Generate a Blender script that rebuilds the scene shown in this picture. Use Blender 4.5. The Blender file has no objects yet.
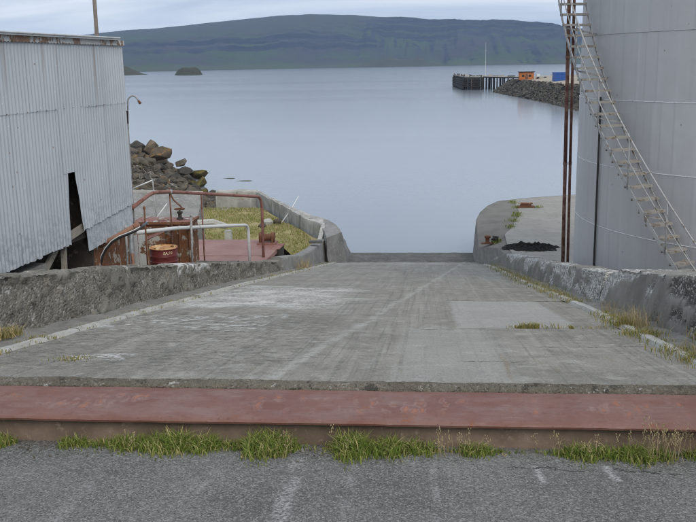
import bpy, bmesh, math, random
from mathutils import Vector, Matrix, noise
random.seed(7)
R_ = math.radians
sc = bpy.context.scene
col = sc.collection

# ------------------------------------------------------------------ camera
cam_d = bpy.data.cameras.new('camera'); cam = bpy.data.objects.new('camera', cam_d); col.objects.link(cam)
cam_d.sensor_width = 36.0; cam_d.lens = 900.0 / 696.0 * 36.0
cam_d.clip_start = 0.05; cam_d.clip_end = 40000
cam.matrix_world = (Matrix.Translation((0, 0, 9.0)) @ Matrix.Rotation(R_(5.1), 4, 'Z')
                    @ Matrix.Rotation(R_(90 - 12.3), 4, 'X') @ Matrix.Rotation(R_(-1.0), 4, 'Z'))
sc.camera = cam

# ------------------------------------------------------------------ world
SUN_EL, SUN_AZ = 42.0, 150.0      # azimuth clockwise from +Y: high, behind the camera and a little right
wd = bpy.data.worlds.new('World'); sc.world = wd; wd.use_nodes = True
nt = wd.node_tree; nt.nodes.clear()
def wn(t, **k):
    n = nt.nodes.new(t)
    for a, b in k.items(): setattr(n, a, b)
    return n
out = wn('ShaderNodeOutputWorld'); bg = wn('ShaderNodeBackground'); bg.inputs['Strength'].default_value = 0.1
sky = wn('ShaderNodeTexSky', sky_type='NISHITA', sun_disc=False)
sky.sun_elevation = R_(SUN_EL); sky.sun_rotation = R_(SUN_AZ); sky.air_density = 1.0; sky.dust_density = 2.0
tc = wn('ShaderNodeTexCoord'); sep = wn('ShaderNodeSeparateXYZ'); nt.links.new(tc.outputs['Generated'], sep.inputs[0])
def wm(op, a, b=None):
    n = wn('ShaderNodeMath', operation=op)
    for i, v in enumerate((a, b)):
        if v is None: continue
        if isinstance(v, (int, float)): n.inputs[i].default_value = v
        else: nt.links.new(v, n.inputs[i])
    return n.outputs[0]
zz = wm('ADD', wm('MAXIMUM', sep.outputs[2], 0.0), 0.16)
cmb = wn('ShaderNodeCombineXYZ')
nt.links.new(wm('DIVIDE', sep.outputs[0], zz), cmb.inputs[0])
nt.links.new(wm('DIVIDE', sep.outputs[1], zz), cmb.inputs[1])
ns1 = wn('ShaderNodeTexNoise'); ns1.inputs['Scale'].default_value = 1.3; ns1.inputs['Detail'].default_value = 7; ns1.inputs['Distortion'].default_value = 0.5
mp = wn('ShaderNodeMapping'); mp.inputs['Location'].default_value = (3.1, 8.2, 0.4); mp.inputs['Scale'].default_value = (0.55, 1.6, 1)
nt.links.new(cmb.outputs[0], mp.inputs[0]); nt.links.new(mp.outputs[0], ns1.inputs['Vector'])
rmp = wn('ShaderNodeValToRGB'); nt.links.new(ns1.outputs[0], rmp.inputs[0])
rmp.color_ramp.elements[0].position = 0.36; rmp.color_ramp.elements[0].color = (5.0, 5.7, 6.9, 1)
rmp.color_ramp.elements[1].position = 0.64; rmp.color_ramp.elements[1].color = (8.0, 8.5, 9.2, 1)
mxw = wn('ShaderNodeMixRGB'); mxw.inputs[0].default_value = 0.95
nt.links.new(sky.outputs[0], mxw.inputs[1]); nt.links.new(rmp.outputs[0], mxw.inputs[2])
nt.links.new(mxw.outputs[0], bg.inputs['Color']); nt.links.new(bg.outputs[0], out.inputs['Surface'])

# ------------------------------------------------------------------ sun (overcast)
sd = bpy.data.lights.new('sun', 'SUN'); sd.energy = 1.5; sd.angle = R_(35); sd.color = (1.0, 0.93, 0.82)
so = bpy.data.objects.new('sun', sd); col.objects.link(so)
a_, e_ = R_(SUN_AZ), R_(SUN_EL)
dirv = Vector((math.sin(a_) * math.cos(e_), math.cos(a_) * math.cos(e_), math.sin(e_)))
so.rotation_euler = dirv.to_track_quat('Z', 'Y').to_euler(); so.location = (0, -20, 40)

# ------------------------------------------------------------------ colour management / render
sc.view_settings.view_transform = 'Standard'; sc.view_settings.look = 'None'
sc.view_settings.exposure = 0.36; sc.view_settings.gamma = 1.0; sc.view_settings.use_curve_mapping = False
sc.render.engine = 'CYCLES'
sc.cycles.use_denoising = True; sc.cycles.filter_width = 1.1
sc.cycles.max_bounces = 6; sc.cycles.diffuse_bounces = 3; sc.cycles.glossy_bounces = 3; sc.cycles.volume_bounces = 0

# ================================================================== helpers
class MB:
    """collects geometry for ONE mesh object"""
    def __init__(s): s.v = []; s.f = []
    def add(s, vs, fs):
        b = len(s.v); s.v += [tuple(q) for q in vs]; s.f += [tuple(i + b for i in q) for q in fs]; return s
    def box(s, c, d, rot=None):
        x, y, z = d[0] / 2, d[1] / 2, d[2] / 2
        vs = [Vector(p) for p in ((-x,-y,-z),(x,-y,-z),(x,y,-z),(-x,y,-z),(-x,-y,z),(x,-y,z),(x,y,z),(-x,y,z))]
        if rot is not None: vs = [rot @ p for p in vs]
        vs = [p + Vector(c) for p in vs]
        return s.add(vs, [(0,3,2,1),(4,5,6,7),(0,1,5,4),(1,2,6,5),(2,3,7,6),(3,0,4,7)])
    def bar(s, a, b, w, h, up=(0, 0, 1)):
        a, b = Vector(a), Vector(b); d = (b - a); L = d.length; d.normalize()
        u = Vector(up); r = d.cross(u)
        if r.length < 1e-4: r = d.cross(Vector((1, 0, 0)))
        r.normalize(); u = r.cross(d)
        m = Matrix((r, d, u)).transposed()
        return s.box((a + b) / 2, (w, L, h), m)
    def prism(s, poly, z0, z1):
        n = len(poly); vs = [(p[0], p[1], z0) for p in poly] + [(p[0], p[1], z1) for p in poly]
        fs = [tuple(range(n - 1, -1, -1)), tuple(range(n, 2 * n))] + [(i, (i + 1) % n, n + (i + 1) % n, n + i) for i in range(n)]
        return s.add(vs, fs)
    def tube(s, path, r, n=10, cap=True):
        path = [Vector(p) for p in path]; rr = r if isinstance(r, (list, tuple)) else [r] * len(path)
        rings = []; prev = None
        for i, p in enumerate(path):
            t = (path[min(i + 1, len(path) - 1)] - path[max(i - 1, 0)]).normalized()
            if prev is None:
                u = t.cross(Vector((0, 0, 1)))
                if u.length < 1e-3: u = t.cross(Vector((1, 0, 0)))
            else:
                u = prev - t * prev.dot(t)
            u.normalize(); prev = u; w = t.cross(u)
            rings.append([p + (u * math.cos(2 * math.pi * k / n) + w * math.sin(2 * math.pi * k / n)) * rr[i] for k in range(n)])
        vs = [q for g in rings for q in g]; fs = []
        for i in range(len(path) - 1):
            for k in range(n):
                a, b = i * n + k, i * n + (k + 1) % n
                fs.append((a, b, b + n, a + n))
        if cap: fs += [tuple(range(n - 1, -1, -1)), tuple(range((len(path) - 1) * n, len(path) * n))]
        return s.add(vs, fs)
    def lathe(s, prof, c, n=24, cap=True):
        vs = []; m = len(prof)
        for k in range(n):
            a = 2 * math.pi * k / n
            for r, z in prof: vs.append((c[0] + r * math.cos(a), c[1] + r * math.sin(a), c[2] + z))
        fs = []
        for k in range(n):
            k2 = (k + 1) % n
            for j in range(m - 1): fs.append((k * m + j, k2 * m + j, k2 * m + j + 1, k * m + j + 1))
        if cap:
            if prof[0][0] > 1e-5: fs.append(tuple(k * m for k in range(n - 1, -1, -1)))
            if prof[-1][0] > 1e-5: fs.append(tuple(k * m + m - 1 for k in range(n)))
        return s.add(vs, fs)
    def grid(s, fn, nu, nv, wrap_v=False, flip=False):
        vs = [fn(i / nu, j / nv) for i in range(nu + 1) for j in range(nv + (0 if wrap_v else 1))]
        m = nv + (0 if wrap_v else 1); fs = []
        for i in range(nu):
            for j in range(nv):
                j2 = (j + 1) % m
                q = (i * m + j, (i + 1) * m + j, (i + 1) * m + j2, i * m + j2)
                fs.append(q[::-1] if flip else q)
        return s.add(vs, fs)
    def mesh(s, name, mat, smooth=False, fixn=False):
        me = bpy.data.meshes.new(name); me.from_pydata(s.v, [], s.f); me.validate()
        if fixn:
            bm = bmesh.new(); bm.from_mesh(me); bmesh.ops.recalc_face_normals(bm, faces=bm.faces); bm.to_mesh(me); bm.free()
        me.materials.append(mat)
        if smooth: me.polygons.foreach_set('use_smooth', [True] * len(me.polygons))
        me.update(); return me
    def build(s, name, mat, parent=None, smooth=False, fixn=False):
        return put(name, s.mesh(name, mat, smooth, fixn), parent)

def parent_to(o, parent):
    if parent is None: return
    o.parent = parent
    m = Matrix.Translation(parent.location)
    if parent.parent is not None:          # part of a part: undo both
        o.matrix_parent_inverse = Matrix.Identity(4)
        if parent.type == 'EMPTY' or parent.location.length > 0: o.matrix_parent_inverse = m.inverted()
    else: o.matrix_parent_inverse = m.inverted()
def put(name, me, parent=None, loc=None, rot=None, scale=None):
    o = bpy.data.objects.new(name, me); col.objects.link(o)
    if loc is not None: o.location = loc
    if rot is not None: o.rotation_euler = rot
    if scale is not None: o.scale = scale
    parent_to(o, parent); return o
def tag(o, label, cat, group=None):
    o['label'] = label; o['category'] = cat
    if group: o['group'] = group
    return o
def thing(name, label, cat, loc, group=None):
    o = bpy.data.objects.new(name, None); col.objects.link(o); o.location = loc; o.empty_display_size = 0.2
    return tag(o, label, cat, group)
def struct(o, kind='structure', label=None, cat=None):
    o['kind'] = kind
    if label: o['label'] = label
    if cat: o['category'] = cat
    return o
def auto_smooth(o, ang=40):
    me = o.data; me.polygons.foreach_set('use_smooth', [True] * len(me.polygons))
    try: me.set_sharp_from_angle(angle=R_(ang))
    except Exception: pass
    return o
def fbm(x, y, z=0.0, o=4): return noise.fractal((x, y, z), 1.0, 2.0, o, noise_basis='PERLIN_ORIGINAL')
def sm(a, b, x):
    t = min(1, max(0, (x - a) / (b - a))); return t * t * (3 - 2 * t)
def lerp_tab(tab, x):
    if x <= tab[0][0]: return tab[0][1]
    for (a, b), (c, d) in zip(tab, tab[1:]):
        if x <= c: return b + (d - b) * (x - a) / (c - a)
    return tab[-1][1]

# ------------------------------------------------------------------ material builder
class NM:
    def __init__(s, name):
        s.m = bpy.data.materials.new(name); s.m.use_nodes = True; s.t = s.m.node_tree
        s.b = s.t.nodes['Principled BSDF']; s.o = s.t.nodes['Material Output']
        s.tc = s.n('ShaderNodeTexCoord').outputs['Object']
    def n(s, t, **k):
        q = s.t.nodes.new(t)
        for a, b in k.items(): setattr(q, a, b)
        return q
    def L(s, a, b): s.t.links.new(a, b)
    def set(s, inp, v):
        if hasattr(v, 'is_linked') or hasattr(v, 'links'): s.L(v, inp)
        elif isinstance(v, (tuple, list)) and len(v) == 3 and inp.type == 'RGBA': inp.default_value = (*v, 1)
        else: inp.default_value = v
    def math(s, op, a, b=None, clamp=False):
        q = s.n('ShaderNodeMath', operation=op); q.use_clamp = clamp
        s.set(q.inputs[0], a)
        if b is not None: s.set(q.inputs[1], b)
        return q.outputs[0]
    def mapping(s, scale=(1, 1, 1), loc=(0, 0, 0), rot=(0, 0, 0), vec=None):
        q = s.n('ShaderNodeMapping'); q.inputs['Scale'].default_value = scale; q.inputs['Location'].default_value = loc; q.inputs['Rotation'].default_value = rot
        s.L(vec or s.tc, q.inputs[0]); return q.outputs[0]
    def noise(s, scale, detail=4, rough=0.55, vec=None, dist=0.0):
        q = s.n('ShaderNodeTexNoise'); q.inputs['Scale'].default_value = scale; q.inputs['Detail'].default_value = detail
        q.inputs['Roughness'].default_value = rough; q.inputs['Distortion'].default_value = dist
        s.L(vec or s.tc, q.inputs['Vector']); return q.outputs[0]
    def voro(s, scale, out='Distance', vec=None, feature='F1'):
        q = s.n('ShaderNodeTexVoronoi'); q.feature = feature; q.inputs['Scale'].default_value = scale
        s.L(vec or s.tc, q.inputs['Vector']); return q.outputs[out]
    def ramp(s, fac, stops):
        q = s.n('ShaderNodeValToRGB'); e = q.color_ramp.elements
        while len(e) < len(stops): e.new(0.5)
        for el, (p, c) in zip(e, stops):
            el.position = p; el.color = (*c, 1) if isinstance(c, (tuple, list)) else (c, c, c, 1)
        s.L(fac, q.inputs[0]); return q.outputs[0]
    def mix(s, fac, a, b, mode='MIX'):
        q = s.n('ShaderNodeMixRGB', blend_type=mode)
        s.set(q.inputs[0], fac); s.set(q.inputs[1], a); s.set(q.inputs[2], b); return q.outputs[0]
    def xyz(s, vec=None):
        q = s.n('ShaderNodeSeparateXYZ'); s.L(vec or s.tc, q.inputs[0]); return q.outputs
    def rng(s, v, a, b, c=0.0, d=1.0):
        q = s.n('ShaderNodeMapRange'); q.interpolation_type = 'SMOOTHSTEP'
        s.set(q.inputs[0], v); q.inputs[1].default_value = a; q.inputs[2].default_value = b; q.inputs[3].default_value = c; q.inputs[4].default_value = d
        return q.outputs[0]
    def boxmask(s, x0, x1, y0, y1, soft, wob=0.0, wscale=1.0):
        x, y, _ = s.xyz()
        if wob:
            n1 = s.math('MULTIPLY', s.math('SUBTRACT', s.noise(wscale, 5, 0.65), 0.5), 2 * wob)
            n2 = s.math('MULTIPLY', s.math('SUBTRACT', s.noise(wscale * 1.1, 5, 0.65, s.mapping(loc=(31, 17, 5))), 0.5), 3 * wob)
            x = s.math('ADD', x, n1); y = s.math('ADD', y, n2)
        a = s.math('MULTIPLY', s.rng(x, x0 - soft, x0 + soft), s.rng(x, x1 - soft, x1 + soft, 1, 0))
        b = s.math('MULTIPLY', s.rng(y, y0 - soft, y0 + soft), s.rng(y, y1 - soft, y1 + soft, 1, 0))
        return s.math('MULTIPLY', a, b)
    def bump(s, h, strength=0.3, dist=0.02, prev=None):
        q = s.n('ShaderNodeBump'); q.inputs['Strength'].default_value = strength; q.inputs['Distance'].default_value = dist
        s.set(q.inputs['Height'], h)
        if prev is not None: s.L(prev, q.inputs['Normal'])
        return q.outputs[0]
    def done(s, color, rough=0.8, normal=None, metal=0.0, spec=0.3):
        s.set(s.b.inputs['Base Color'], color); s.set(s.b.inputs['Roughness'], rough); s.b.inputs['Metallic'].default_value = metal
        s.b.inputs['Specular IOR Level'].default_value = spec
        if normal is not None: s.L(normal, s.b.inputs['Normal'])
        return s.m

def plain(name, c1, c2, scale=3, rough=0.75, c3=None, bump=0.15, bscale=30, metal=0.0, spec=0.3, dist=0.01):
    k = NM(name)
    c = k.mix(k.rng(k.noise(scale, 6, 0.65), 0.32, 0.68), c1, c2)
    if c3 is not None: c = k.mix(k.rng(k.noise(scale * 4.3, 6, 0.7), 0.55, 0.66), c, c3)
    return k.done(c, rough, k.bump(k.noise(bscale, 5, 0.6), bump, dist), metal, spec)

# asphalt apron
def m_asphalt():
    k = NM('asphalt')
    base = k.mix(k.rng(k.noise(1.1, 5), 0.3, 0.7), (0.098, 0.096, 0.089), (0.145, 0.142, 0.132))
    GV = k.mapping((1, 0.62, 1)); cell = k.voro(120, 'Color', GV); cs = k.xyz(cell)[0]
    base = k.mix(k.math('MULTIPLY', k.rng(cs, 0.55, 1.0), 0.75), base, (0.285, 0.28, 0.263))
    base = k.mix(k.rng(cs, 0.0, 0.28, 0.75, 0.0), base, (0.045, 0.044, 0.041))
    base = k.mix(k.math('MULTIPLY', k.rng(k.noise(4.5, 8, 0.75), 0.54, 0.66), 0.45), base, (0.07, 0.069, 0.063))
    base = k.mix(k.math('MULTIPLY', k.rng(k.noise(170, 2), 0.62, 0.72), 0.6), base, (0.36, 0.36, 0.35))
    # pale scuffs running down the slope
    st = k.noise(1.0, 5, 0.7, k.mapping((9.0, 0.55, 1), rot=(0, 0, R_(-9))))
    sc2 = k.math('MULTIPLY', k.rng(st, 0.56, 0.70), k.rng(k.noise(34, 4), 0.38, 0.62))
    base = k.mix(k.math('MULTIPLY', sc2, 0.45), base, (0.34, 0.335, 0.315))
    # two short pale marks and a worn pale corner
    for bx in ((0.70, 0.745, 5.28, 5.66), (1.17, 1.23, 5.36, 5.74), (-3.6, -3.15, 6.12, 6.6)):
        mk = k.math('MULTIPLY', k.boxmask(*bx, 0.02, 0.05, 6.0), k.rng(k.noise(60, 3), 0.40, 0.56))
        base = k.mix(k.math('MULTIPLY', mk, 0.7), base, (0.42, 0.42, 0.41))
    x, y, z = k.xyz()
    for (x0, sl, wdt, am, cc) in ((-0.90, -0.07, 0.07, 0.75, (0.42, 0.415, 0.40)), (-1.04, -0.07, 0.06, 0.5, (0.055, 0.055, 0.052)), (-0.52, -0.06, 0.05, 0.5, (0.40, 0.395, 0.38)), (0.05, 0.0, 0.04, 0.4, (0.40, 0.395, 0.38)), (-2.2, -0.12, 0.09, 0.3, (0.38, 0.375, 0.36))):
        dl = k.math('ABSOLUTE', k.math('ADD', k.math('SUBTRACT', k.math('ADD', x, k.math('MULTIPLY', y, sl * -1.0)), x0 + 5.9 * -sl), k.math('MULTIPLY', k.math('SUBTRACT', k.noise(1.5, 3), 0.5), 0.12)))
        mk = k.math('MULTIPLY', k.rng(dl, wdt * .3, wdt, 1, 0), k.math('MULTIPLY', k.rng(k.noise(42, 5, 0.7), 0.44, 0.58), k.rng(k.noise(3.5, 4), 0.36, 0.56)))
        base = k.mix(k.math('MULTIPLY', mk, am), base, cc)
    # wandering crack along the right side
    wob = k.math('MULTIPLY', k.math('SUBTRACT', k.noise(2.2, 7, 0.7), 0.5), 0.55)
    d = k.math('ABSOLUTE', k.math('ADD', k.math('SUBTRACT', y, 5.62), wob))
    ck = k.math('MULTIPLY', k.rng(d, 0.004, 0.011, 1, 0), k.rng(x, 0.45, 0.6))
    base = k.mix(ck, base, (0.035, 0.033, 0.03))
    h = k.math('SUBTRACT', k.math('MULTIPLY', k.voro(120, vec=GV), -0.6), k.math('MULTIPLY', ck, 1.2))
    nrm = k.bump(h, 0.5, 0.009); nrm = k.bump(k.noise(12, 5), 0.25, 0.02, nrm)
    return k.done(base, 0.88, nrm, spec=0.25)
M_asph = m_asphalt()

def m_ramp():
    k = NM('slipway_concrete')
    base = k.mix(k.rng(k.noise(0.55, 7, 0.65), 0.34, 0.66), (0.205, 0.197, 0.172), (0.27, 0.259, 0.228))
    base = k.mix(k.math('MULTIPLY', k.rng(k.noise(2.6, 10, 0.78), 0.49, 0.62), 0.6), base, (0.14, 0.134, 0.117))
    base = k.mix(k.math('MULTIPLY', k.rng(k.noise(3.4, 9, 0.75, k.mapping(loc=(9, 4, 0))), 0.52, 0.63), 0.5), base, (0.41, 0.40, 0.37))
    # drag marks down the slope
    tr = k.noise(1.0, 5, 0.6, k.mapping((5.5, 0.10, 1), rot=(0, 0, R_(1.5))))
    base = k.mix(k.math('MULTIPLY', k.math('MULTIPLY', k.rng(tr, 0.50, 0.66), k.rng(k.noise(14, 6, 0.7), 0.36, 0.60)), 0.6), base, (0.35, 0.338, 0.302))
    tr2 = k.noise(1.0, 3, 0.6, k.mapping((22.0, 0.16, 1), loc=(5, 2, 0)))
    base = k.mix(k.math('MULTIPLY', k.math('MULTIPLY', k.rng(tr2, 0.52, 0.66), k.rng(k.noise(11, 6, 0.7), 0.35, 0.6)), 0.6), base, (0.12, 0.118, 0.108))
    # one long diagonal scrape
    x, y, z = k.xyz()
    dd = k.math('ADD', k.math('SUBTRACT', x, k.math('MULTIPLY', y, 0.095)), 1.95)
    dd = k.math('ABSOLUTE', k.math('ADD', dd, k.math('MULTIPLY', k.math('SUBTRACT', k.noise(0.7, 3), 0.5), 0.25)))
    base = k.mix(k.math('MULTIPLY', k.rng(dd, 0.02, 0.09, 0.55, 0), k.rng(k.noise(5, 5), 0.35, 0.6)), base, (0.42, 0.415, 0.39))
    # pale worn slab and strip on the right half
    lt = k.boxmask(0.40, 1.95, 11.3, 15.9, 0.05, 0.16, 1.4)
    base = k.mix(k.math('MULTIPLY', lt, 0.55), base, (0.37, 0.367, 0.352))
    base = k.mix(k.math('MULTIPLY', k.boxmask(-0.25, 0.75, 6.4, 11.0, 0.12, 0.25, 1.3), 0.42), base, (0.36, 0.355, 0.335))
    # chalky white wash, left of centre
    w1 = k.math('MULTIPLY', k.boxmask(-4.6, -1.5, 13.9, 19.0, 0.75, 2.6, 0.42), k.math('ADD', k.math('MULTIPLY', k.rng(k.noise(1.1, 8, 0.75), 0.42, 0.62), 0.55), k.math('MULTIPLY', k.rng(k.noise(17, 7, 0.75), 0.46, 0.58), 0.55)))
    base = k.mix(k.math('MULTIPLY', w1, 1.0), base, (0.64, 0.635, 0.61))
    w2 = k.math('MULTIPLY', k.boxmask(-4.4, -2.0, 10.6, 12.6, 0.15, 0.7, 0.9), k.rng(k.noise(5, 8, 0.78), 0.50, 0.60))
    base = k.mix(k.math('MULTIPLY', w2, 0.85), base, (0.58, 0.58, 0.565))
    w3 = k.math('MULTIPLY', k.boxmask(-3.5, -2.95, 8.0, 8.35, 0.05, 0.3, 1.5), k.rng(k.noise(9, 8, 0.75), 0.48, 0.55))
    base = k.mix(k.math('MULTIPLY', w3, 0.9), base, (0.60, 0.60, 0.585))
    w4 = k.math('MULTIPLY', k.boxmask(-3.6, 1.4, 34.2, 36.2, 0.2, 0.8, 0.8), k.rng(k.noise(1.6, 7, 0.75), 0.46, 0.60))
    base = k.mix(k.math('MULTIPLY', w4, 0.6), base, (0.50, 0.50, 0.485))
    # rusty and mossy drips near the steel
    rs = k.math('MULTIPLY', k.rng(k.noise(1.0, 4, 0.6, k.mapping((6.0, 0.35, 1), loc=(2, 9, 0))), 0.60, 0.72), k.rng(y, 7.0, 11.5, 1, 0))
    base = k.mix(k.math('MULTIPLY', rs, 0.5), base, (0.20, 0.15, 0.085))
    # short open cracks
    for (x0, x1, yc, sl) in ((0.35, 0.95, 8.15, 0.10), (-3.3, -2.2, 10.4, -0.05), (1.2, 2.4, 9.1, 0.12), (-0.2, 0.35, 10.9, 0.2)):
        wv = k.math('MULTIPLY', k.math('SUBTRACT', k.noise(3.3, 7, 0.72, k.mapping(loc=(x0, yc, 2))), 0.5), 0.55)
        dc_ = k.math('ABSOLUTE', k.math('ADD', k.math('SUBTRACT', y, yc), k.math('ADD', wv, k.math('MULTIPLY', x, -sl))))
        cm = k.math('MULTIPLY', k.rng(dc_, 0.008, 0.03, 1, 0), k.math('MULTIPLY', k.rng(x, x0 - .1, x0 + .1), k.rng(x, x1 - .15, x1 + .1, 1, 0)))
        base = k.mix(k.math('MULTIPLY', cm, 0.85), base, (0.045, 0.043, 0.038))
    # pitted, spalled area and specks
    pit = k.math('MULTIPLY', k.boxmask(-4.4, -1.2, 7.6, 13.5, 0.3, 1.0, 0.6), k.rng(k.noise(8.5, 9, 0.8), 0.52, 0.60))
    base = k.mix(k.math('MULTIPLY', pit, 0.45), base, (0.085, 0.084, 0.078))
    base = k.mix(k.math('MULTIPLY', k.rng(k.noise(48, 5, 0.75), 0.53, 0.64), 0.55), base, (0.085, 0.081, 0.071))
    base = k.mix(k.math('MULTIPLY', k.rng(k.noise(55, 3, 0.7, k.mapping(loc=(7, 3, 1))), 0.57, 0.68), 0.6), base, (0.46, 0.455, 0.43))
    h = k.math('ADD', k.noise(38, 6, 0.7), k.math('MULTIPLY', pit, -0.9))
    nrm = k.bump(h, 0.55, 0.02); nrm = k.bump(k.noise(3, 5), 0.2, 0.05, nrm)
    return k.done(base, 0.86, nrm, spec=0.25)
M_ramp = m_ramp()

def m_aggregate(name, dark, mid, pale, amt=0.5, cell=26):
    k = NM(name)
    AV = k.mapping((1, 0.6, 1)); v = k.voro(cell, 'Color', AV); vs = k.xyz(v)[0]
    base = k.mix(k.rng(k.noise(1.7, 6, 0.65), 0.33, 0.67), dark, mid)
    pm = k.math('MULTIPLY', k.rng(k.noise(2.1, 7, 0.7, k.mapping(loc=(1, 6, 2))), 0.38, 0.60, 0.25, 1.0), amt)
    base = k.mix(k.math('MULTIPLY', k.rng(vs, 0.68, 0.98), pm), base, pale)
    base = k.mix(k.math('MULTIPLY', k.rng(vs, 0.02, 0.25, 1, 0), 0.55), base, tuple(q * 0.5 for q in dark))
    spl = 1.0
    if cell == 34:
        an = k.n('ShaderNodeAttribute'); an.attribute_name = 'spall'; spl = an.outputs['Fac']
        mort = k.mix(k.rng(k.noise(3.0, 8, 0.7, k.mapping(loc=(2, 2, 8))), 0.35, 0.65), (0.125, 0.119, 0.102), (0.22, 0.211, 0.185))
        mort = k.mix(k.math('MULTIPLY', k.rng(k.noise(26, 6, 0.75), 0.56, 0.66), 0.6), mort, (0.09, 0.086, 0.074))
        base = k.mix(spl, mort, base)
    base = k.mix(k.math('MULTIPLY', k.rng(k.noise(7.5, 9, 0.8, k.mapping((1, .6, 1.2), loc=(6, 0, 3))), 0.54, 0.60), 0.8), base, (0.035, 0.033, 0.028))
    base = k.mix(k.math('MULTIPLY', k.rng(k.noise(11, 8, 0.8, k.mapping((1, .6, 1.2), loc=(1, 8, 3))), 0.60, 0.64), 0.7), base, (0.46, 0.455, 0.43))
    w = k.math('MULTIPLY', k.rng(k.noise(2.3, 8, 0.75), 0.60, 0.66), k.rng(k.noise(21, 4), 0.42, 0.56))
    base = k.mix(k.math('MULTIPLY', w, 0.75), base, (0.50, 0.50, 0.48))
    base = k.mix(k.math('MULTIPLY', k.rng(k.noise(1.2, 6, 0.7, k.mapping(loc=(4, 4, 9))), 0.58, 0.7), 0.4), base, (0.13, 0.11, 0.06))
    y = k.xyz()[1]; wt = k.math('MULTIPLY', k.boxmask(-5.6, -4.3, 16.9, 19.2, 0.1, 0.5, 2.0), k.rng(k.noise(4, 6, 0.7), 0.44, 0.54)) if cell == 34 else None
    if wt is not None:
        hz = k.math('SUBTRACT', k.xyz()[2], k.math('SUBTRACT', 7.772, k.math('MULTIPLY', y, 0.187)))
        base = k.mix(k.math('MULTIPLY', wt, k.rng(hz, 0.36, 0.5)), base, (0.55, 0.55, 0.54))
    nrm = k.bump(k.math('MULTIPLY', k.math('MULTIPLY', k.voro(cell, vec=AV), -1.0), spl), 0.7, 0.022); nrm = k.bump(k.noise(60, 5, 0.7), 0.45, 0.012, nrm)
    return k.done(base, 0.92, nrm, spec=0.2)
M_agg = m_aggregate('rough_aggregate_concrete', (0.135, 0.126, 0.105), (0.215, 0.203, 0.173), (0.44, 0.43, 0.40), 0.6, 34)
M_agg2 = m_aggregate('brown_aggregate', (0.11, 0.097, 0.074), (0.155, 0.14, 0.112), (0.27, 0.255, 0.225), 0.45, 70)

def m_wallR():
    """smooth grey render; where it has fallen off: white crumbled lime or, at the near end, bare dark pebbles"""
    k = NM('crumbling_render'); x, y, z = k.xyz(); AV = k.mapping((1, 0.5, 1))
    an = k.n('ShaderNodeAttribute'); an.attribute_name = 'spall'; spl = an.outputs['Fac']
    base = k.mix(k.rng(k.noise(1.4, 7, 0.65), 0.33, 0.67), (0.155, 0.150, 0.135), (0.235, 0.228, 0.207))
    base = k.mix(k.math('MULTIPLY', k.rng(k.noise(5, 8, 0.75, AV), 0.56, 0.66), 0.5), base, (0.32, 0.315, 0.295))
    base = k.mix(k.math('MULTIPLY', k.rng(k.noise(24, 7, 0.75, AV), 0.56, 0.66), 0.5), base, (0.10, 0.096, 0.085))
    v = k.xyz(k.voro(44, 'Color', AV))[0]
    near = k.rng(k.math('ADD', y, k.math('MULTIPLY', k.math('SUBTRACT', k.noise(1.6, 6, 0.7), 0.5), 2.0)), 11.2, 12.4, 1, 0)
    lime = k.mix(k.rng(k.noise(18, 8, 0.78, AV), 0.40, 0.60), (0.20, 0.195, 0.18), (0.60, 0.60, 0.585))
    lime = k.mix(k.math('MULTIPLY', k.rng(v, 0.0, 0.3, 1, 0), 0.6), lime, (0.08, 0.077, 0.07))
    peb = k.mix(k.rng(v, 0.60, 1.0), (0.085, 0.081, 0.072), (0.36, 0.352, 0.33))
    base = k.mix(spl, base, k.mix(near, lime, peb))
    h = k.math('ADD', k.math('MULTIPLY', k.math('MULTIPLY', k.voro(44, vec=AV), -1.2), spl), k.math('MULTIPLY', k.noise(30, 6, 0.7), 0.4))
    return k.done(base, 0.9, k.bump(h, 0.7, 0.02), spec=0.2)
M_wallR = m_wallR()
M_conc = plain('grey_concrete', (0.17, 0.167, 0.157), (0.25, 0.245, 0.232), 1.6, 0.9, (0.33, 0.325, 0.31), 0.35, 34, dist=0.015)
M_conc_dk = plain('dark_wet_concrete', (0.085, 0.083, 0.077), (0.14, 0.137, 0.127), 2.2, 0.85, (0.19, 0.185, 0.17), 0.35, 34, dist=0.015)
M_conc_lt = plain('pale_concrete', (0.34, 0.335, 0.31), (0.44, 0.435, 0.41), 3.0, 0.9, (0.26, 0.25, 0.22), 0.35, 40, dist=0.01)
M_gutter = plain('gutter_concrete', (0.17, 0.165, 0.15), (0.24, 0.235, 0.22), 2.4, 0.92, (0.12, 0.11, 0.085), 0.5, 40, dist=0.02)
M_quay_dk = plain('weathered_quay_concrete', (0.135, 0.128, 0.114), (0.185, 0.176, 0.158), 1.0, 0.9, None, 0.4, 25, dist=0.02)
M_quay_lt = plain('quay_slab_concrete', (0.245, 0.236, 0.213), (0.30, 0.29, 0.265), 0.8, 0.9, (0.20, 0.193, 0.175), 0.3, 25, dist=0.015)

def m_seawall():
    k = NM('sea_wall_concrete'); x, y, z = k.xyz()
    base = k.mix(k.rng(k.noise(1.2, 7, 0.65), 0.33, 0.67), (0.27, 0.263, 0.24), (0.42, 0.41, 0.38))
    v = k.rng(k.noise(1.0, 5, 0.7, k.mapping((2.2, 2.2, 0.25))), 0.52, 0.68)
    base = k.mix(k.math('MULTIPLY', v, 0.7), base, (0.58, 0.575, 0.55))
    d = k.rng(k.noise(1.0, 5, 0.7, k.mapping((3.0, 3.0, 0.4), loc=(5, 5, 0))), 0.56, 0.68)
    base = k.mix(k.math('MULTIPLY', d, 0.6), base, (0.09, 0.085, 0.075))
    base = k.mix(k.math('MULTIPLY', k.rng(k.noise(3.3, 6, 0.7), 0.58, 0.68), 0.5), base, (0.24, 0.20, 0.09))
    return k.done(base, 0.9, k.bump(k.noise(20, 6, 0.7), 0.5, 0.03), spec=0.2)
M_seawall = m_seawall()

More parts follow.
